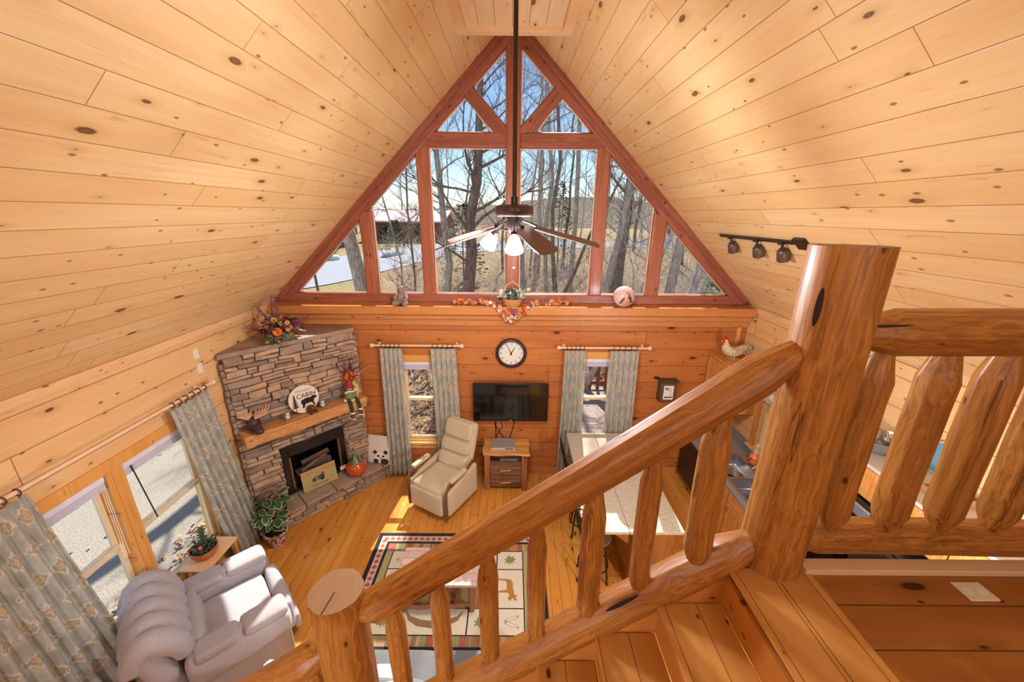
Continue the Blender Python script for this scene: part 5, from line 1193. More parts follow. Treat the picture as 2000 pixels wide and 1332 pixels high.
M().tube([(.13 + math.cos(a) * .128, math.sin(a) * .128, .014) for a in [2 * PI * k / 30 for k in range(31)]], .004, 6, cap=False).build('rim', plain('rim_cream', S(220, 210, 170), .3), PT)
TR = thing('wooden_tray', (3.24, 2.38, 2.202), 0, 'brown wooden tray with cut-out lettering on the cabinet top', 'tray')
M().bb(-.12, .12, -.10, .10, 0, .012).bb(-.12, .12, -.10, -.088, .012, .06).bb(-.12, .12, .088, .10, .012, .06).bb(-.12, -.108, -.088, .088, .012, .06).bb(.108, .12, -.088, .088, .012, .06).build('tray', plain('tray_wood', S(156, 108, 66), .6, var=.2), TR, bevel=.003)
# rooster
RO = thing('rooster_figure', (3.22, 5.33, 2.207), math.radians(12), 'cream speckled rooster figure with a red comb on the corner cabinet', 'figurine')
def hen():
    k = NT('speckled_hen'); vec, _ = k.coords(); n = k.noise(vec, 110, 3, .6); n2 = k.noise(vec, 9, 2); c = k.mix(k.rng(n, .54, .60), S(234, 216, 176), S(74, 62, 44)); c = k.mix(k.math('MULTIPLY', k.rng(n2, .5, .62), .5), c, S(206, 158, 74)); return k.fin(c, .7)
hm = hen()
M().tube([(-.17, 0, .30), (-.17, 0, .25), (-.155, 0, .19), (-.12, 0, .13), (-.04, 0, .095), (.05, 0, .09), (.12, 0, .125), (.17, 0, .16), (.205, 0, .13), (.20, 0, .09)], [.03, .046, .062, .088, .098, .085, .065, .058, .05, .02], 18, sq=.85).build('body', hm, RO, sharp=0, subd=1)
m = M()
for k in range(5): m.ell((-.20 + .016 * k, 0, .31 + .018 * math.sin(k * 1.2)), (.016, .01, .026), 8)
m.ell((-.205, .016, .262), (.02, .012, .02), 8).ell((-.205, -.016, .262), (.02, .012, .02), 8).ell((-.212, 0, .225), (.016, .012, .03), 8); m.build('red_comb', plain('comb_red', S(190, 44, 34), .5), RO)
M().cyl((-.215, 0, .272), (-.245, 0, .262), .012, .002, 8).build('beak', plain('beak', S(214, 160, 70), .5), RO)
m = M(); [m.tube([(.12 + .02 * k, (k % 3 - 1) * .02, .14), (.20 + .012 * k, (k % 3 - 1) * .04, .20 - .01 * k), (.245, (k % 3 - 1) * .05, .12 - .012 * k)], [.014, .016, .004], 6) for k in range(6)]; m.build('tail_feathers', hm, RO, sharp=0)
m = M(); [m.tube([(.0 + sx * .0, sx * .03, .04), (.0, sx * .035, .0)], .010, 6).ell((-.02, sx * .035, .004), (.03, .015, .004), 6) for sx in (-1, 1)]; m.bb(-.07, .07, -.06, .06, 0, .004); m.build('stand', hm, RO)
DF = thing('dried_grass_bunch', (3.35, 5.12, 2.207), 0, 'spiky dried grass bunch with an orange bloom right of the rooster', 'dried flowers')
m = M(); [m.tube([(0, 0, 0), (rr.uniform(-.06, .06), rr.uniform(-.06, .06), .10), (rr.uniform(-.16, .16), rr.uniform(-.14, .14), rr.uniform(.12, .24))], [.003, .002, .001], 4) for _ in range(90)]; m.build('grass', plain('dry_grass', S(196, 178, 148), .8, var=.3), DF)
m = M(); flower(m, (-.07, -.08, .12), .05, 0, 0, rr, 9); m.build('bloom', F_['org'], DF, sharp=0)
# sink window valance, flower strip
VL = thing('window_valance', (3.46, 4.45, 1.80), 0, 'pale green patterned swag valance over the kitchen window', 'valance')
m = M(); n_ = 40
for j in range(9):
    for i in range(n_ + 1):
        u = i / n_; t = j / 8; m.v.append((-.02 - .10 * math.sin(t * PI) - .012 * math.sin(u * 40), -.50 + u * 1.0, .26 - t * (.20 + .10 * abs(math.sin(u * PI * 2)))))
for j in range(8):
    for i in range(n_): m.f.append((j * (n_ + 1) + i, j * (n_ + 1) + i + 1, (j + 1) * (n_ + 1) + i + 1, (j + 1) * (n_ + 1) + i)); m.m.append(0)
def valm():
    k = NT('valance_cloth'); vec, _ = k.coords(); n = k.noise(vec, 14, 4, .6, 1); return k.fin(k.mix(k.rng(n, .42, .58), S(226, 226, 206), S(136, 160, 138)), .85, 0, .2)
m.build('drape', valm(), VL, sharp=0, solid=.004)
# ================================================================== LEDGE ITEMS
BE = thing('plush_bear', (-1.585, 5.515, 2.92), -.2, 'small grey-brown plush bear sitting on the window ledge', 'toy')
pl_ = fabric('grey_plush', S(150, 130, 122), .3, 120, bump=.8)
M().ell((0, 0, .075), (.06, .055, .08)).ell((0, -.005, .175), (.052, .048, .048)).ell((0, -.045, .165), (.022, .02, .018), 8).build('body', pl_, BE)
for sx in (-1, 1):
    M().ell((sx * .045, 0, .218), (.018, .012, .020), 8).build('ear', pl_, BE)
    M().tube([(sx * .05, -.01, .12), (sx * .07, -.045, .09), (sx * .05, -.065, .06)], [.022, .022, .018], 8).build('arm', pl_, BE)
    M().tube([(sx * .04, -.02, .03), (sx * .06, -.07, .028)], [.03, .026], 8).ell((sx * .064, -.088, .03), (.025, .015, .028), 8).build('leg', pl_, BE)
M().ell((0, -.065, .168), (.009, .006, .007), 6).build('nose', m_black, BE)
BE.scale = (1.25,) * 3
BL = thing('decorative_ball', (1.60, 5.51, 3.065), 0, 'large pale pink glass ball painted with a robed figure on the ledge', 'ornament')
def ballm():
    k = NT('painted_ball'); vec, ax = k.coords(); n = k.noise(vec, 9, 3); k.fin(k.mix(n, S(234, 200, 192), S(214, 176, 170)), .15, coat=.6); return k.m
M().ell((0, 0, 0), .152, 24).build('ball', ballm(), BL, sharp=0)
def bproj(pts, r): 
    out = []
    for x, z in pts:
        y = -math.sqrt(max(1e-4, r * r - x * x - z * z)); out.append((x, y, z))
    return out
def bpatch(pts, r, mat, name):
    P_ = bproj(pts, r); cx = sum(p[0] for p in pts) / len(pts); cz = sum(p[1] for p in pts) / len(pts); c_ = bproj([(cx, cz)], r)[0]; n = len(P_); mid = bproj([((x + cx) / 2, (z + cz) / 2) for x, z in pts], r)
    m = M(); m.add(P_ + mid + [c_], [(i, (i + 1) % n, n + (i + 1) % n, n + i) for i in range(n)] + [(n + i, n + (i + 1) % n, 2 * n) for i in range(n)]); m.build(name, mat, BL, sharp=0)
bpatch([(-.01, .085), (.04, .075), (.07, .02), (.095, -.05), (.08, -.11), (.03, -.12), (.05, -.04), (.01, .01)], .1545, plain('umber_glaze', S(92, 68, 62), .3), 'dark_mantle')
bpatch([(-.02, .055), (.01, .05), (.02, .02), (-.005, .01), (-.025, .025)], .1555, plain('peach_glaze', S(236, 178, 146), .3), 'face_patch')
bpatch([(-.01, .01), (.03, .0), (.055, -.05), (.05, -.105), (0, -.12), (-.05, -.105), (-.04, -.06), (-.02, -.03)], .156, plain('rose_glaze', S(206, 150, 130), .3, var=.3, sc=40), 'robe')
bpatch([(-.045, .015), (-.02, .025), (-.03, -.02), (-.06, -.08), (-.09, -.075), (-.075, -.03)], .1552, plain('green_glaze', S(84, 92, 58), .3, var=.3, sc=40), 'green_sleeve')
GB = thing('flower_basket', (.0, 5.525, 2.92), 0, 'small wicker basket of green and white flowers at the middle of the ledge', 'flower basket')
M().lathe([(.085, 0), (.11, .04), (.115, .085), (.10, .085), (.09, .02), (0, .02)], 20).build('basket', plain('wicker', S(196, 136, 78), .8, bump=.6, sc=60), GB)
M().tube([(-.10, 0, .08), (-.07, 0, .22), (0, 0, .27), (.07, 0, .22), (.10, 0, .08)], .007, 6).build('handle', plain('wicker_handle', S(214, 184, 140), .8), GB)
m = M(); bunch(m, (0, 0, .10), .14, 170, [FI['grn'], FI['sage'], FI['sage']], rr, .045, .014, .7, .5)
for _ in range(34): flower(m, (rr.uniform(-.16, .18), rr.uniform(-.07, .03), rr.uniform(.09, .19)), .022, rr.choice([FI['crm'], FI['crm'], FI['sage']]), FI['yel'], rr, 6)
m.build('flowers', FM, GB, sharp=0)
GB.scale = (1.3,) * 3
GA = thing('autumn_garland', (0, 5.47, 2.93), 0, 'orange and plum flower garland drooping over the ledge below the basket', 'garland')
path = [(-.81, .0, .05), (-.6, -.0, .04), (-.45, .0, .06), (-.25, -.03, .0), (-.17, -.05, -.07), (-.1, -.06, -.15), (0, -.06, -.20), (.1, -.06, -.12), (.22, -.04, -.02), (.35, 0, .03), (.6, 0, .045), (.83, 0, .05)]
m = M().tube(path, .006, 5, FI['ptwig']); m.build('garland_stem', FM, GA)
m = M()
def gp(t): k = t * (len(path) - 1); i = min(len(path) - 2, int(k)); return Vector(path[i]).lerp(Vector(path[i + 1]), k - i)
for k in range(280):
    t = rr.random(); den = 1.0 if t < .72 else .25
    if rr.random() > den: continue
    p = gp(t) + Vector((rr.uniform(-.035, .035), rr.uniform(-.045, .01), rr.uniform(-.02, .04))); flower(m, p, rr.uniform(.020, .036), FI[rr.choice(['org', 'org', 'red', 'pnk', 'crm', 'pur', 'yel'])], FI[rr.choice(['drk', 'yel'])], rr, 8)
for k in range(7): flower(m, (rr.uniform(-.14, .17), -.075, rr.uniform(-.20, .0)), .04, FI[rr.choice(['org', 'red', 'pur'])], FI['yel'], rr, 10)
flower(m, (.80, -.01, .07), .038, FI['org'], FI['red'], rr, 9)
m.build('blooms', FM, GA, sharp=0)
m = M()
for k in range(90):
    t = rr.random()
    if t > .72 and rr.random() > .3: continue
    bunch(m, gp(t), .035, 1, [FI['grn'], FI['drk'], FI['red'], FI['yel']], rr, .04, .012)
m.build('leaves', FM, GA, sharp=0)
# ================================================================== CEILING FAN
FN = thing('ceiling_fan', (.01, 3.0, 0), 0, 'dark bronze ceiling fan with five blades and frosted bell lights on a long rod', 'ceiling fan')
M().cyl((0, 0, 4.26), (0, 0, 5.90), .016, n=12).build('down_rod', m_dark, FN); M().lathe([(0, 5.93), (.07, 5.93), (.07, 5.90), (.03, 5.85), (.016, 5.85)], 20).build('canopy', m_dark, FN); M().cyl((0, 0, 4.245), (0, 0, 4.30), .026, n=12).build('rod_collar', m_black, FN)
M().lathe([(0, 4.245), (.10, 4.245), (.135, 4.235), (.14, 4.225), (.14, 4.185), (.135, 4.175), (.10, 4.168), (0, 4.168)], 36).build('motor_housing', plain('fan_bronze', S(84, 66, 66), .35, .5), FN, sharp=40)
M().lathe([(.128, 4.176), (.13, 4.168), (.12, 4.162), (.0, 4.162)], 36).build('silver_band', plain('brushed_nickel', S(196, 180, 176), .3, .8), FN, sharp=40)
M().lathe([(.0, 4.165), (.06, 4.16), (.06, 4.11), (.045, 4.07), (.03, 4.04), (0, 4.03)], 24).build('light_hub', m_dark, FN, sharp=40)
bmat = plain('blade_brown', S(112, 86, 82), .4, var=.15, sc=6)
for a in [math.radians(-70 + 72 * k) for k in range(5)]:
    T_ = TM((0, 0, 4.125), (0, 0, a)) @ TM((0, 0, 0), (0, .17, 0)); pts = [(.16, -.045), (.22, -.056), (.50, -.068), (.63, -.065), (.662, -.04), (.67, 0), (.662, .04), (.63, .065), (.50, .068), (.22, .056), (.16, .045)]
    M().poly(pts, -.004, .004, 0, T_ @ TM((0, 0, 0), (.24, .085, 0))).build('blade', bmat, FN, bevel=.002)
    M().tube([(.05, 0, .02), (.11, 0, .01), (.17, 0, -.004)], [.012, .010, .014], 8, 0, T_).box((.20, 0, -.012), (.10, .05, .006), 0, T_ @ TM((0, 0, 0), (.24, .06, 0))).build('blade_bracket', m_dark, FN)
shade = emis('frosted_bell_glass', (1, .96, .9, 1), 2.2, (.95, .94, .9, 1))
for k, a in enumerate((-PI / 2, PI / 6, PI * 5 / 6)):
    ax_, ay_ = math.cos(a) * .145, math.sin(a) * .145
    arm = M().tube([(math.cos(a) * .03, math.sin(a) * .03, 4.06), (ax_ * .8, ay_ * .8, 4.075), (ax_ * 1.1, ay_ * 1.1, 4.05), (ax_ * 1.2, ay_ * 1.2, 4.02)], .009, 8).build('lamp_arm', m_dark, FN)
    T_ = TM((ax_ * 1.2, ay_ * 1.2, 4.035), (0, -.62, a))
    M().lathe([(.022, .005), (.028, -.005), (.040, -.03), (.052, -.065), (.062, -.10), (.066, -.118), (.060, -.118), (.050, -.085), (.035, -.04), (.02, -.01)], 26, 0, T_).build('lamp_shade', shade, arm, sharp=0)
    M().lathe([(0, .02), (.026, .02), (.028, -.005), (0, -.005)], 14, 0, T_).build('socket_cap', m_dark, arm)
M().cyl((0, -.02, 4.03), (0, -.02, 3.80), .0018, n=5).ell((0, -.02, 3.79), (.009, .009, .012), 8).build('pull_chain', m_dark, FN)
for a in (-PI / 2, PI / 6, PI * 5 / 6): point('fan_lamp_light', (.01 + math.cos(a) * .25, 3.0 + math.sin(a) * .25, 3.83), 62, .09, (.95, .96, 1))
# unseen fixtures added for the loft and under-loft fill lights
fillm = emis('fill_globe', (1, .97, .92, 1), 1.5)
def fill_rod(loc, r, drop, label):
    g = thing('fill_light_fixture', loc, 0, label, 'ceiling lamp'); M().cyl((0, 0, r * .9), (0, 0, drop), .012, n=8).build('rod', m_dark, g); return g
fill_rod((-1.2, -1.7, 4.72), .22, .52, 'rod added for a made-up fill light under the left roof slope of the loft'); fill_rod((1.6, -1.7, 4.52), .22, .32, 'rod added for a made-up fill light under the right roof slope of the loft')
for lc, lb in (((2.2, 1.05, 2.30), 'flush bronze dome added for a fill light under the loft near the kitchen'), ((-1.6, -1.0, 2.30), 'flush bronze dome added for a fill light under the loft by the stairs')):
    g = thing('fill_light_fixture', lc, 0, lb, 'ceiling lamp'); M().lathe([(0, .153), (.15, .153), (.155, .12), (.13, .115), (0, .115)], 28).build('base', m_dark, g)
# ================================================================== TRACK LIGHT on the right slope
TK = thing('track_light', (2.485, 4.16, RZ - 2.485), 0, 'dark track light with three bronze spot heads on the right roof slope', 'track light')
nrm = Vector((-1, 0, -1)).normalized()
def tl(u, y, d): return Vector((0, y, 0)) + Vector((-.7071, 0, .7071)) * u + nrm * d     # along slope, along y, off the slope
def tbox(name, u0, u1, y0, y1, d0, d1, mat, par, bev=.003):
    m = M(); vs_ = [tuple(tl(u, y, d)) for d in (d0, d1) for y in (y0, y1) for u in (u0, u1)]; m.add(vs_, [(0, 2, 3, 1), (4, 5, 7, 6), (0, 1, 5, 4), (2, 6, 7, 3), (0, 4, 6, 2), (1, 3, 7, 5)]); return m.build(name, mat, par, bevel=bev)
tbox('track', -.018, .018, -.68, .65, 0, .022, m_dark, TK); tbox('power_box', -.06, .06, -.80, -.66, 0, .03, m_black, TK)
for y in (.40, -.09, -.48):
    p0 = tl(0, y, .02); p1 = tl(-.02, y, .09) + Vector((.06, 0, -.02)); 
    hd = M().tube([p0, p1], .012, 8).box(tuple(tl(0, y, .03)), (.03, .06, .03)).build('stem', m_dark, TK)
    q = p1; T_ = TM(q + Vector((.05, .06, -.02)), (.30, -.45, 0)); M().lathe([(0, .055), (.035, .05), (.052, .025), (.056, -.03), (.058, -.07), (.052, -.07), (.045, -.02), (0, 0)], 24, 0, T_).build('spot_head', plain('aged_bronze', S(98, 84, 70), .4, .5, var=.2) if 'aged_bronze' not in bpy.data.materials else bpy.data.materials['aged_bronze'], hd, sharp=50)
# ================================================================== OUTDOORS
def gz(x, y):
    b = -.45 + max(0., y - 8) * .035
    return b + .12 * math.sin(x * .31 + 1) * math.cos(y * .23) * min(1, max(0, (y - 8) / 10))
def groundmat():
    k = NT('leaf_litter_ground'); vec, ax = k.coords(); n = k.noise(vec, .16, 4, .6); n1 = k.noise(vec, 7, 4, .7, .8); n2 = k.noise(vec, 26, 3, .7, 1.5)
    c = k.mix(k.rng(n2, .40, .60), S(150, 118, 86), S(204, 176, 138)); c = k.mix(k.rng(n1, .48, .60), c, S(112, 92, 70))
    g = k.mix(k.rng(n1, .3, .7), S(178, 170, 112), S(150, 148, 96)); far = k.math('MAXIMUM', k.rng(ax[1], 27., 36.), k.rng(ax[0], -2., -6.)); c = k.mix(k.math('MULTIPLY', k.math('MULTIPLY', k.rng(n, .46, .58), .45), far), c, g); k.bump(n2, 1., .05); return k.fin(c, .95, 0, .1)
m_ground = groundmat()
m = M(); nx, ny = 60, 70
for j in range(ny + 1):
    y = -14 + j * 1.9
    for i in range(nx + 1):
        x = -70 + i * 140 / nx; m.v.append((x, y, gz(x, y)))
for j in range(ny):
    for i in range(nx): m.f.append((j * (nx + 1) + i, j * (nx + 1) + i + 1, (j + 1) * (nx + 1) + i + 1, (j + 1) * (nx + 1) + i)); m.m.append(0)
g_ = m.build('ground', m_ground, kind=st, sharp=0); 
# gravel drive beside the left windows, paved road
def gravel():
    k = NT('gravel'); vec, _ = k.coords(); n = k.noise(vec, 55, 4, .75); n1 = k.noise(vec, .8, 3); c = k.mix(k.rng(n, .36, .64), S(132, 124, 110), S(188, 178, 160)); c = k.mix(k.math('MULTIPLY', k.rng(n1, .5, .7), .45), c, S(130, 116, 96)); k.bump(n, .8, .02); return k.fin(c, .95, 0, .1)
def ribbon(name, pts, w, mat, dz, label=None):
    m = M(); P_ = [Vector((x, y, 0)) for x, y in pts]
    for i, p in enumerate(P_):
        t = (P_[min(i + 1, len(P_) - 1)] - P_[max(i - 1, 0)]).normalized(); s_ = Vector((-t.y, t.x, 0)); ww = w[i] if isinstance(w, list) else w
        for k in range(5):
            q = p + s_ * ww * (k / 4 - .5); m.v.append((q.x, q.y, gz(q.x, q.y) + dz))
    for i in range(len(P_) - 1):
        for k in range(4): m.f.append((i * 5 + k, i * 5 + k + 1, i * 5 + 5 + k + 1, i * 5 + 5 + k)); m.m.append(0)
    o = m.build(name, mat, sharp=0, kind=st); return o
ribbon('driveway', [(-7.3, -8), (-7.3, -3), (-7.2, 0), (-7.1, 3), (-7.4, 5), (-8.5, 7), (-11, 9.5), (-14, 12)], [5.6] * 5 + [5, 4.5, 4], gravel(), .03)
def sm(pts, n=6):
    out = []
    for i in range(len(pts) - 1):
        p0, p1, p2, p3 = [Vector(pts[max(0, min(len(pts) - 1, j))]) for j in (i - 1, i, i + 1, i + 2)]
        for k in range(n):
            t = k / n; out.append(tuple(.5 * ((2 * p1) + (p2 - p0) * t + (2 * p0 - 5 * p1 + 4 * p2 - p3) * t * t + (3 * p1 - p0 - 3 * p2 + p3) * t ** 3)))
    out.append(tuple(pts[-1])); return out
ribbon('road', sm([(-45, 8), (-22, 17), (-15.3, 24), (-12.9, 30), (-10.7, 35), (-8, 39.5), (-4.5, 43), (2, 45.5), (12, 46.5), (35, 47)]), 8.0, plain('asphalt', S(140, 142, 148), .9, var=.08, sc=3, bump=.3), .05)
# distant wooded hill
def hillmat():
    k = NT('winter_woods_hill'); vec, _ = k.coords(); n = k.noise(vec, 1.6, 5, .8); n2 = k.noise(vec, .08, 3); c = k.mix(k.rng(n, .42, .58), S(112, 98, 84), S(186, 168, 150)); c = k.mix(k.math('MULTIPLY', k.rng(n2, .45, .6), .5), c, S(116, 124, 96)); k.bump(n, 1., .8); return k.fin(c, 1, 0, 0)
m = M(); nx, ny = 70, 8
for j in range(ny + 1):
    for i in range(nx + 1):
        x = -120 + i * 240 / nx; t = j / ny; h = (5.5 + 3 * math.sin(x * .021 + 2.2) + 3 * math.sin(x * .06)) * math.sin(t * PI / 2) ** 1.3; m.v.append((x, 64 + 50 * t, .6 + h * .8 + mnoise.noise(Vector((x * .2, t * 3, 0))) * 1.6))
for j in range(ny):
    for i in range(nx): m.f.append((j * (nx + 1) + i, j * (nx + 1) + i + 1, (j + 1) * (nx + 1) + i + 1, (j + 1) * (nx + 1) + i)); m.m.append(0)
m.build('hill', hillmat(), kind=st, sharp=0)
# trees
def barkmat(name, a, b):
    k = NT(name); vec, ax = k.coords(); n = k.noise(k.comb(k.math('MULTIPLY', ax[0], 6.), k.math('MULTIPLY', ax[1], 6.), k.math('MULTIPLY', ax[2], 1.3)), 3., 4, .7, .6); k.bump(n, .9, .04); return k.fin(k.mix(k.rng(n, .38, .62), a, b), .95, 0, .1)
bk1 = barkmat('grey_bark', S(140, 126, 112), S(196, 184, 168)); bk2 = barkmat('dark_bark', S(100, 86, 74), S(156, 138, 120)); bk3 = barkmat('pale_bark', S(150, 146, 138), S(206, 202, 194))
def tree(name, base, top, r, label, seed, mat, nb=16, bl=2.6, depth=2, start=.3, group=None, sides=10, up=.5):
    rt = random.Random(seed); base = Vector(base); base.z = gz(base.x, base.y) - .1; top = Vector(top); T = thing(name, base, 0, label, 'tree', group); L = (top - base).length
    pts = []; N = 9
    wob = [Vector((rt.uniform(-1, 1), rt.uniform(-1, 1), 0)) * L * .010 for _ in range(N + 1)]
    for i in range(N + 1):
        t = i / N; pts.append((top - base) * t + wob[i] * (1 if 0 < i < N else 0))
    rad = [r * (1.25 if i == 0 else 1) * (1 - .72 * (i / N)) for i in range(N + 1)]
    M().tube(pts, rad, sides, jit=.05, seed=seed).build('trunk', mat, T, sharp=0)
    m = M()
    def br(p, d, l, rr0, dep):
        n = 4; q = [p]; dd = d.copy()
        for i in range(n):
            dd = (dd + Vector((rt.uniform(-.3, .3), rt.uniform(-.3, .3), rt.uniform(-.15, .28)))).normalized(); q.append(q[-1] + dd * l / n)
        m.tube(q, [rr0 * (1 - .8 * i / n) for i in range(n + 1)], 5 if dep == depth else 3, cap=False)
        if dep > 0:
            for k in range(6 if dep == depth else 5):
                t = rt.uniform(.25, 1); i = min(n - 1, int(t * n)); pp = q[i].lerp(q[i + 1], t * n - i)
                a = rt.uniform(0, 2 * PI); nd = (dd + Vector((math.cos(a), math.sin(a), rt.uniform(-.3, .8))) * .9).normalized(); br(pp, nd, l * rt.uniform(.35, .6), max(.006, rr0 * .42), dep - 1)
    for k in range(nb):
        t = start + (1 - start) * (k + rt.random()) / nb; i = min(N - 1, int(t * N)); p = pts[i].lerp(pts[i + 1], t * N - i); a = rt.uniform(0, 2 * PI)
        br(p, Vector((math.cos(a), math.sin(a), up + rt.uniform(-.3, .5))).normalized(), bl * rt.uniform(.6, 1.2) * (1.1 - .5 * t), max(.012, rad[i] * rt.uniform(.22, .42)), depth)
    m.build('branches', mat, T, sharp=0)
    return T
def tpx(name, u0, v0, u1, v1, y, wpx, label, seed, mat, ext=1.0, y2=None, **k):
    """trunk seen through the glass: passes two sight points at distance y"""
    a = aty(u0, v0, y); b = aty(u1, v1, y2 or y); d = (b - a); g = gz(a.x, a.y); lo = a - d * ((a.z - g) / d.z) if abs(d.z) > .1 else a; hi = b + d.normalized() * (d.length * ext)
    r = wpx / 760 * (y * .97) / 2
    return tree(name, lo, hi, r, label, seed, mat, **k)
tpx('bare_tree', 915, 560, 938, 180, 13, 30, 'thick dark bare tree left of the middle window post', 1, bk2, ext=.35, nb=22, bl=3.0, start=.30)
tpx('bare_tree', 878, 560, 852, 300, 15, 17, 'bare tree with a left lean between the thick trunk and the left window post', 2, bk1, ext=1.2, nb=18)
tpx('bare_tree', 712, 575, 682, 430, 11, 34, 'stout rough trunk crossing the far-left window post', 3, bk1, ext=4, nb=14, start=.5)
tpx('bare_tree', 620, 570, 612, 520, 12, 8, 'short dark trunk in the lowest left corner pane', 4, bk2, ext=3, nb=6)
tpx('bare_tree', 790, 560, 745, 375, 10, 5, 'slender sapling leaning left in the left tall pane', 5, bk1, ext=1.2, nb=16, bl=1.2, start=.2)
tpx('bare_tree', 812, 560, 795, 380, 11, 6, 'slender crooked sapling right beside the left window post', 6, bk2, ext=1.4, nb=16, bl=1.3, start=.2)
tpx('bare_tree', 1018, 560, 1016, 300, 16, 12, 'straight trunk directly right of the middle window post', 7, bk1, ext=2, nb=14, start=.45)
tpx('bare_tree', 1072, 560, 1070, 300, 17, 10, 'narrow grey trunk, left one of a close pair in the right tall pane', 8, bk1, ext=2, nb=16, start=.4)
tpx('bare_tree', 1085, 560, 1088, 300, 21, 9, 'narrow grey trunk, right one of a close pair in the right tall pane', 9, bk2, ext=2, nb=14, start=.4)
tpx('bare_tree', 1112, 560, 1128, 290, 18, 11, 'grey trunk leaning right near the right window post', 10, bk1, ext=2, nb=18, start=.4)
tpx('bare_tree', 1100, 575, 1150, 470, 12, 10, 'low crooked dark trunk bending right behind the fan blade', 11, bk2, ext=1.6, nb=10, bl=1.6)
tpx('bare_tree', 1188, 575, 1222, 400, 11, 17, 'leaning grey trunk left in the right-hand pane', 12, bk1, ext=2.2, nb=16, bl=2.2)
tpx('bare_tree', 1240, 578, 1285, 500, 9, 16, 'pale trunk leaning strongly right behind the ornament ball', 13, bk3, ext=4, nb=12, bl=2)
tpx('bare_tree', 1212, 500, 1236, 330, 19, 24, 'dark trunk wrapped in vines high in the right-hand pane', 14, bk2, ext=1.0, nb=26, bl=2.4)
tpx('bare_tree', 1345, 578, 1372, 500, 8.5, 22, 'rough pale trunk in the lowest right corner pane', 15, bk3, ext=5, nb=12, start=.5)
tpx('bare_tree', 1308, 578, 1330, 490, 10, 26, 'broad grey trunk left of the pale one in the right corner pane', 16, bk1, ext=5, nb=12, start=.5)
GRP = 'slim bare trees of the woods'
protos = []
for s in range(5):
    x, y = (-3 + s * 2.3, 26 + s * 1.5)
    protos.append(tree('bare_tree', (x, y, 0), (x + .6, y, 15 + s), .075 + .012 * s, 'slim bare winter tree among the crowded trunks beyond the near trees', 50 + s, [bk1, bk2][s % 2], nb=20, bl=3.0, depth=2, start=.22, group=GRP, sides=7))
rt = random.Random(77)
for i in range(58):
    y = rt.uniform(24, 58) if i < 34 else rt.uniform(52, 64); x = rt.uniform(-.45, .62) * y
    if x < 0 and 17 < y < 42 and x < -(y - 12) * .12: 
        if rt.random() < .75: continue
    if -20 < x < -2 and 22 < y < 56: continue
    p_ = protos[i % 5]; dup(p_, (x, y, gz(x, y) - .1), rt.uniform(0, 6.28), scale=rt.uniform(.75, 1.25), group=GRP)
# evergreen shrubs: needles as one foliage mesh each
def conifer(base, h, r, label, seed, group=None):
    rt = random.Random(seed); T = thing('evergreen_tree', (base[0], base[1], gz(*base)), 0, label, 'tree', group)
    M().cyl((0, 0, 0), (0, 0, h * .9), .06, .02, 7).build('trunk', bk2, T); m = M()
    for k in range(520):
        t = rt.random() ** .8; z = h * (.10 + .9 * t); rr_ = r * (1 - t) * rt.uniform(.5, 1) + .05; a = rt.uniform(0, 6.28); c = Vector((math.cos(a) * rr_, math.sin(a) * rr_, z)); l = rt.uniform(.14, .30)
        for q in range(3):
            a2 = a + rt.uniform(-.8, .8); m.add([tuple(c), tuple(c + Vector((math.cos(a2 + .2) * l, math.sin(a2 + .2) * l, -.12 * l))), tuple(c + Vector((math.cos(a2 - .2) * l, math.sin(a2 - .2) * l, .16 * l)))], [(0, 1, 2)])
    m.build('foliage', m_ever, T, sharp=0, smooth=False); return T
m_ever = plain('evergreen_needles', S(88, 106, 66), .8, var=.35, sc=3)
conifer((-3.0, 24), 4.6, 1.4, 'dark evergreen behind the fan\'s left blade', 1); conifer((3.4, 30), 6.0, 1.4, 'evergreen between the trunks of the right tall pane', 2); conifer((-10.8, 37), 3.0, 1.1, 'small round evergreen in front of the brown cabin', 3)
conifer((6.4, 11.5), 2.3, 1.1, 'green shrub low in the right corner pane', 4); conifer((8.5, 15), 4.0, 1.5, 'tall green shrub behind the pale trunks on the right', 5)
# brush tangle: nobody could count the twigs
m = M(); rt = random.Random(9)
for i in range(6500):
    y = rt.uniform(9.5, 26) if i < 3800 else rt.uniform(22, 50); x = rt.uniform(-.02, .62) * y if rt.random() < .8 else rt.uniform(-.30, 0) * y
    p = Vector((x, y, gz(x, y))); a = rt.uniform(0, 6.28); l = rt.uniform(.5, 1.9) * (1.5 if i > 3800 else 1); d = Vector((math.cos(a) * .8, math.sin(a) * .8, rt.uniform(.15, 1.3))).normalized()
    m.tube([p, p + d * l * .5 + Vector((0, 0, .06)), p + d * l + Vector((rt.uniform(-.2, .2), 0, rt.uniform(-.3, .1)))], [.015, .010, .004], 3, cap=False)
b_ = m.build('undergrowth', plain('brush_twigs', S(206, 186, 160), .9, var=.3), sharp=0); tag(b_, 'tangle of pale brush and twigs on the ground under the trees', 'undergrowth', kind='stuff')
m = M(); rt = random.Random(19)
for i in range(7000):
    if i < 5600: y = rt.uniform(6.1, 13); x = rt.uniform(-5, 4)
    else: y = rt.uniform(2, 9); x = rt.uniform(-4.9, -3.8) if rt.random() < .93 else rt.uniform(-9, -4)
    if x > .6 and y < 9.4: continue
    m.add([(-.042, 0, 0), (0, -.024, .010), (.042, 0, 0), (0, .024, .016)], [(0, 1, 2, 3)], 0, TM((x, y, gz(x, y) + .05 + rt.uniform(0, .04)), (rt.uniform(-.7, .7), rt.uniform(-.7, .7), rt.uniform(0, 6.3)), (rt.uniform(.6, 1.5),) * 3))
b_ = m.build('fallen_leaves', plain('dry_leaves', S(188, 154, 112), .8, var=.35, sc=9), smooth=False); tag(b_, 'dry brown fallen leaves on the ground outside the windows', 'leaves', kind='stuff')
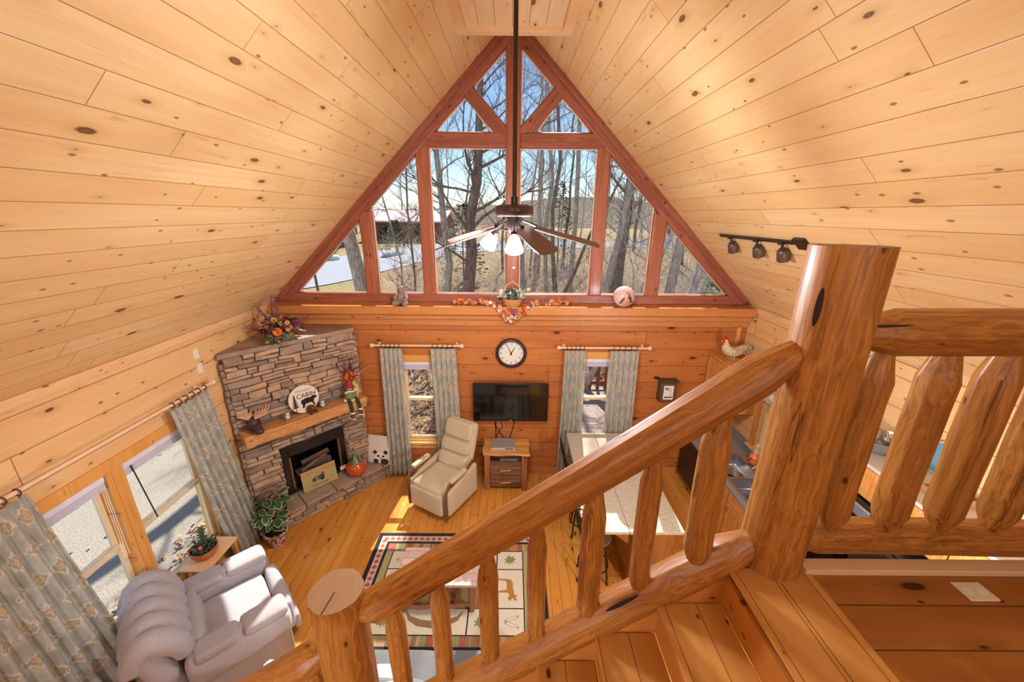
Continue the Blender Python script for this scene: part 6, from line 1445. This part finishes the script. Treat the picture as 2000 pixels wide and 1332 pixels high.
# deck outside the window behind the bar
DK = thing('deck', (0, 0, 0), 0, 'weathered wooden deck with a red-brown picket railing outside the back window', 'deck')
dkm = planks('deck_boards', S(166, 150, 134), S(128, 112, 98), S(90, 76, 64), 0, 1, 1, 0, .14, 8., .008, .8, ends=False)
M().bb(.65, 5.4, 5.8, 9.2, -.16, -.04).build('deck_boards', dkm, DK, smooth=False)
pkm = plain('red_brown_stain', S(146, 84, 66), .7, var=.15)
M().bb(.65, 5.4, 9.05, 9.15, .82, .92).bb(.65, 5.4, 9.08, 9.12, .08, .16).build('rail', pkm, DK)
for i in range(24): M().bb(.75 + i * .20, .82 + i * .20, 9.04, 9.10, -.04, .86).build('picket', pkm, DK)
M().bb(3.7, 5.4, 2.6, 5.9, -.16, -.04).build('side_boards', dkm, DK, smooth=False)
M().bb(5.2, 5.3, 2.6, 9.1, .82, .92).build('side_rail', pkm, DK)
for i in range(14): M().bb(5.22, 5.28, 2.7 + i * .44, 2.78 + i * .44, -.04, .86).build('side_picket', pkm, DK)
# cabins beyond the road
def cabin(label, x, y, rz, w, d, h, rh, wallm, roofm, porch=False):
    C_ = thing('log_cabin', (x, y, gz(x, y) - .1), rz, label, 'cabin')
    M().bb(-w / 2, w / 2, -d / 2, d / 2, 0, h).build('wall', wallm, C_, smooth=False)
    M().add([(-w / 2 - .4, -d / 2 - .5, h - .1), (w / 2 + .4, -d / 2 - .5, h - .1), (w / 2 + .4, 0, h + rh), (-w / 2 - .4, 0, h + rh), (-w / 2 - .4, d / 2 + .5, h - .1), (w / 2 + .4, d / 2 + .5, h - .1)], [(0, 1, 2, 3), (3, 2, 5, 4)]).build('roof', roofm, C_, smooth=False, solid=.18)
    M().add([(-w / 2, -d / 2, h), (-w / 2, d / 2, h), (-w / 2, 0, h + rh - .1), (w / 2, -d / 2, h), (w / 2, d / 2, h), (w / 2, 0, h + rh - .1)], [(0, 2, 1), (3, 4, 5)]).build('gable', wallm, C_, smooth=False)
    for fx in (-.28, .2):
        f_ = M().bb(fx * w - .5, fx * w + .5, -d / 2 - .05, -d / 2, h * .35, h * .78).build('window', m_dark, C_); M().bb(fx * w - .42, fx * w + .42, -d / 2 - .07, -d / 2 - .05, h * .38, h * .75).build('pane', m_glassblk, f_)
    if porch:
        M().bb(-w / 2, w / 2, -d / 2 - 1.8, -d / 2, .6, .75).build('porch_floor', wallm, C_)
        for px_ in (-w / 2 + .1, 0, w / 2 - .1): M().bb(px_ - .09, px_ + .09, -d / 2 - 1.75, -d / 2 - 1.57, 0, h).build('porch_post', m_dark, C_)
        M().bb(-w / 2, w / 2, -d / 2 - 1.75, -d / 2 - 1.65, 1.45, 1.55).build('porch_rail', wallm, C_)
        for k in range(14): M().bb(-w / 2 + .2 + k * w / 14.5, -w / 2 + .26 + k * w / 14.5, -d / 2 - 1.74, -d / 2 - 1.68, .75, 1.5).build('porch_baluster', wallm, C_)
logs = planks('log_siding', S(150, 104, 80), S(112, 74, 58), S(70, 46, 36), 0, 2, 1, 0, .22, 20., .02, .8, ends=False)
logd = planks('dark_log_siding', S(104, 76, 62), S(72, 54, 46), S(50, 36, 30), 0, 2, 1, 0, .22, 20., .02, .8, ends=False)
cabin('long brown log cabin with a pale pink metal roof beyond the road', -12.6, 51, -.10, 9.2, 6, 2.4, 1.1, logs, plain('pink_metal_roof', S(232, 196, 190), .4, var=.05))
cabin('dark log cabin with a porch at the left beyond the road', -21.5, 46.5, .25, 5.5, 5, 3.0, 1.3, logd, plain('grey_roof', S(140, 142, 146), .7), True)
# log fence post and boulders by the road
pf = thing('rail_fence', (-13.3, 23.0, gz(-13.3, 23)), .3, 'short brown post-and-rail fence beside the road bend', 'fence'); M().cyl((0, 0, 0), (0, 0, 1.5), .11, n=8).build('post', pkm, pf); M().cyl((-2.4, 0, 1.0), (.0, 0, 1.0), .06, n=7).build('rail', pkm, pf)
for k, (x, y, r) in enumerate(((-16.5, 31.5, .9), (-15.0, 32.5, .6))):
    b = thing('boulder', (x, y, gz(x, y)), 0, ['larger pale boulder by the fence post near the road', 'smaller pale boulder next to the larger one by the road'][k], 'boulder'); M().cushion((0, 0, r * .25), (r * 2, r * 1.4, r * 1.0), r * .4, 5, fn=lambda o, p: (o.x + .1 * math.sin(o.y * 5), o.y + .08 * math.sin(o.x * 6), o.z)).build('rock', plain('pale_rock', S(206, 196, 180), .9, var=.2, sc=3) if 'pale_rock' not in bpy.data.materials else bpy.data.materials['pale_rock'], b)
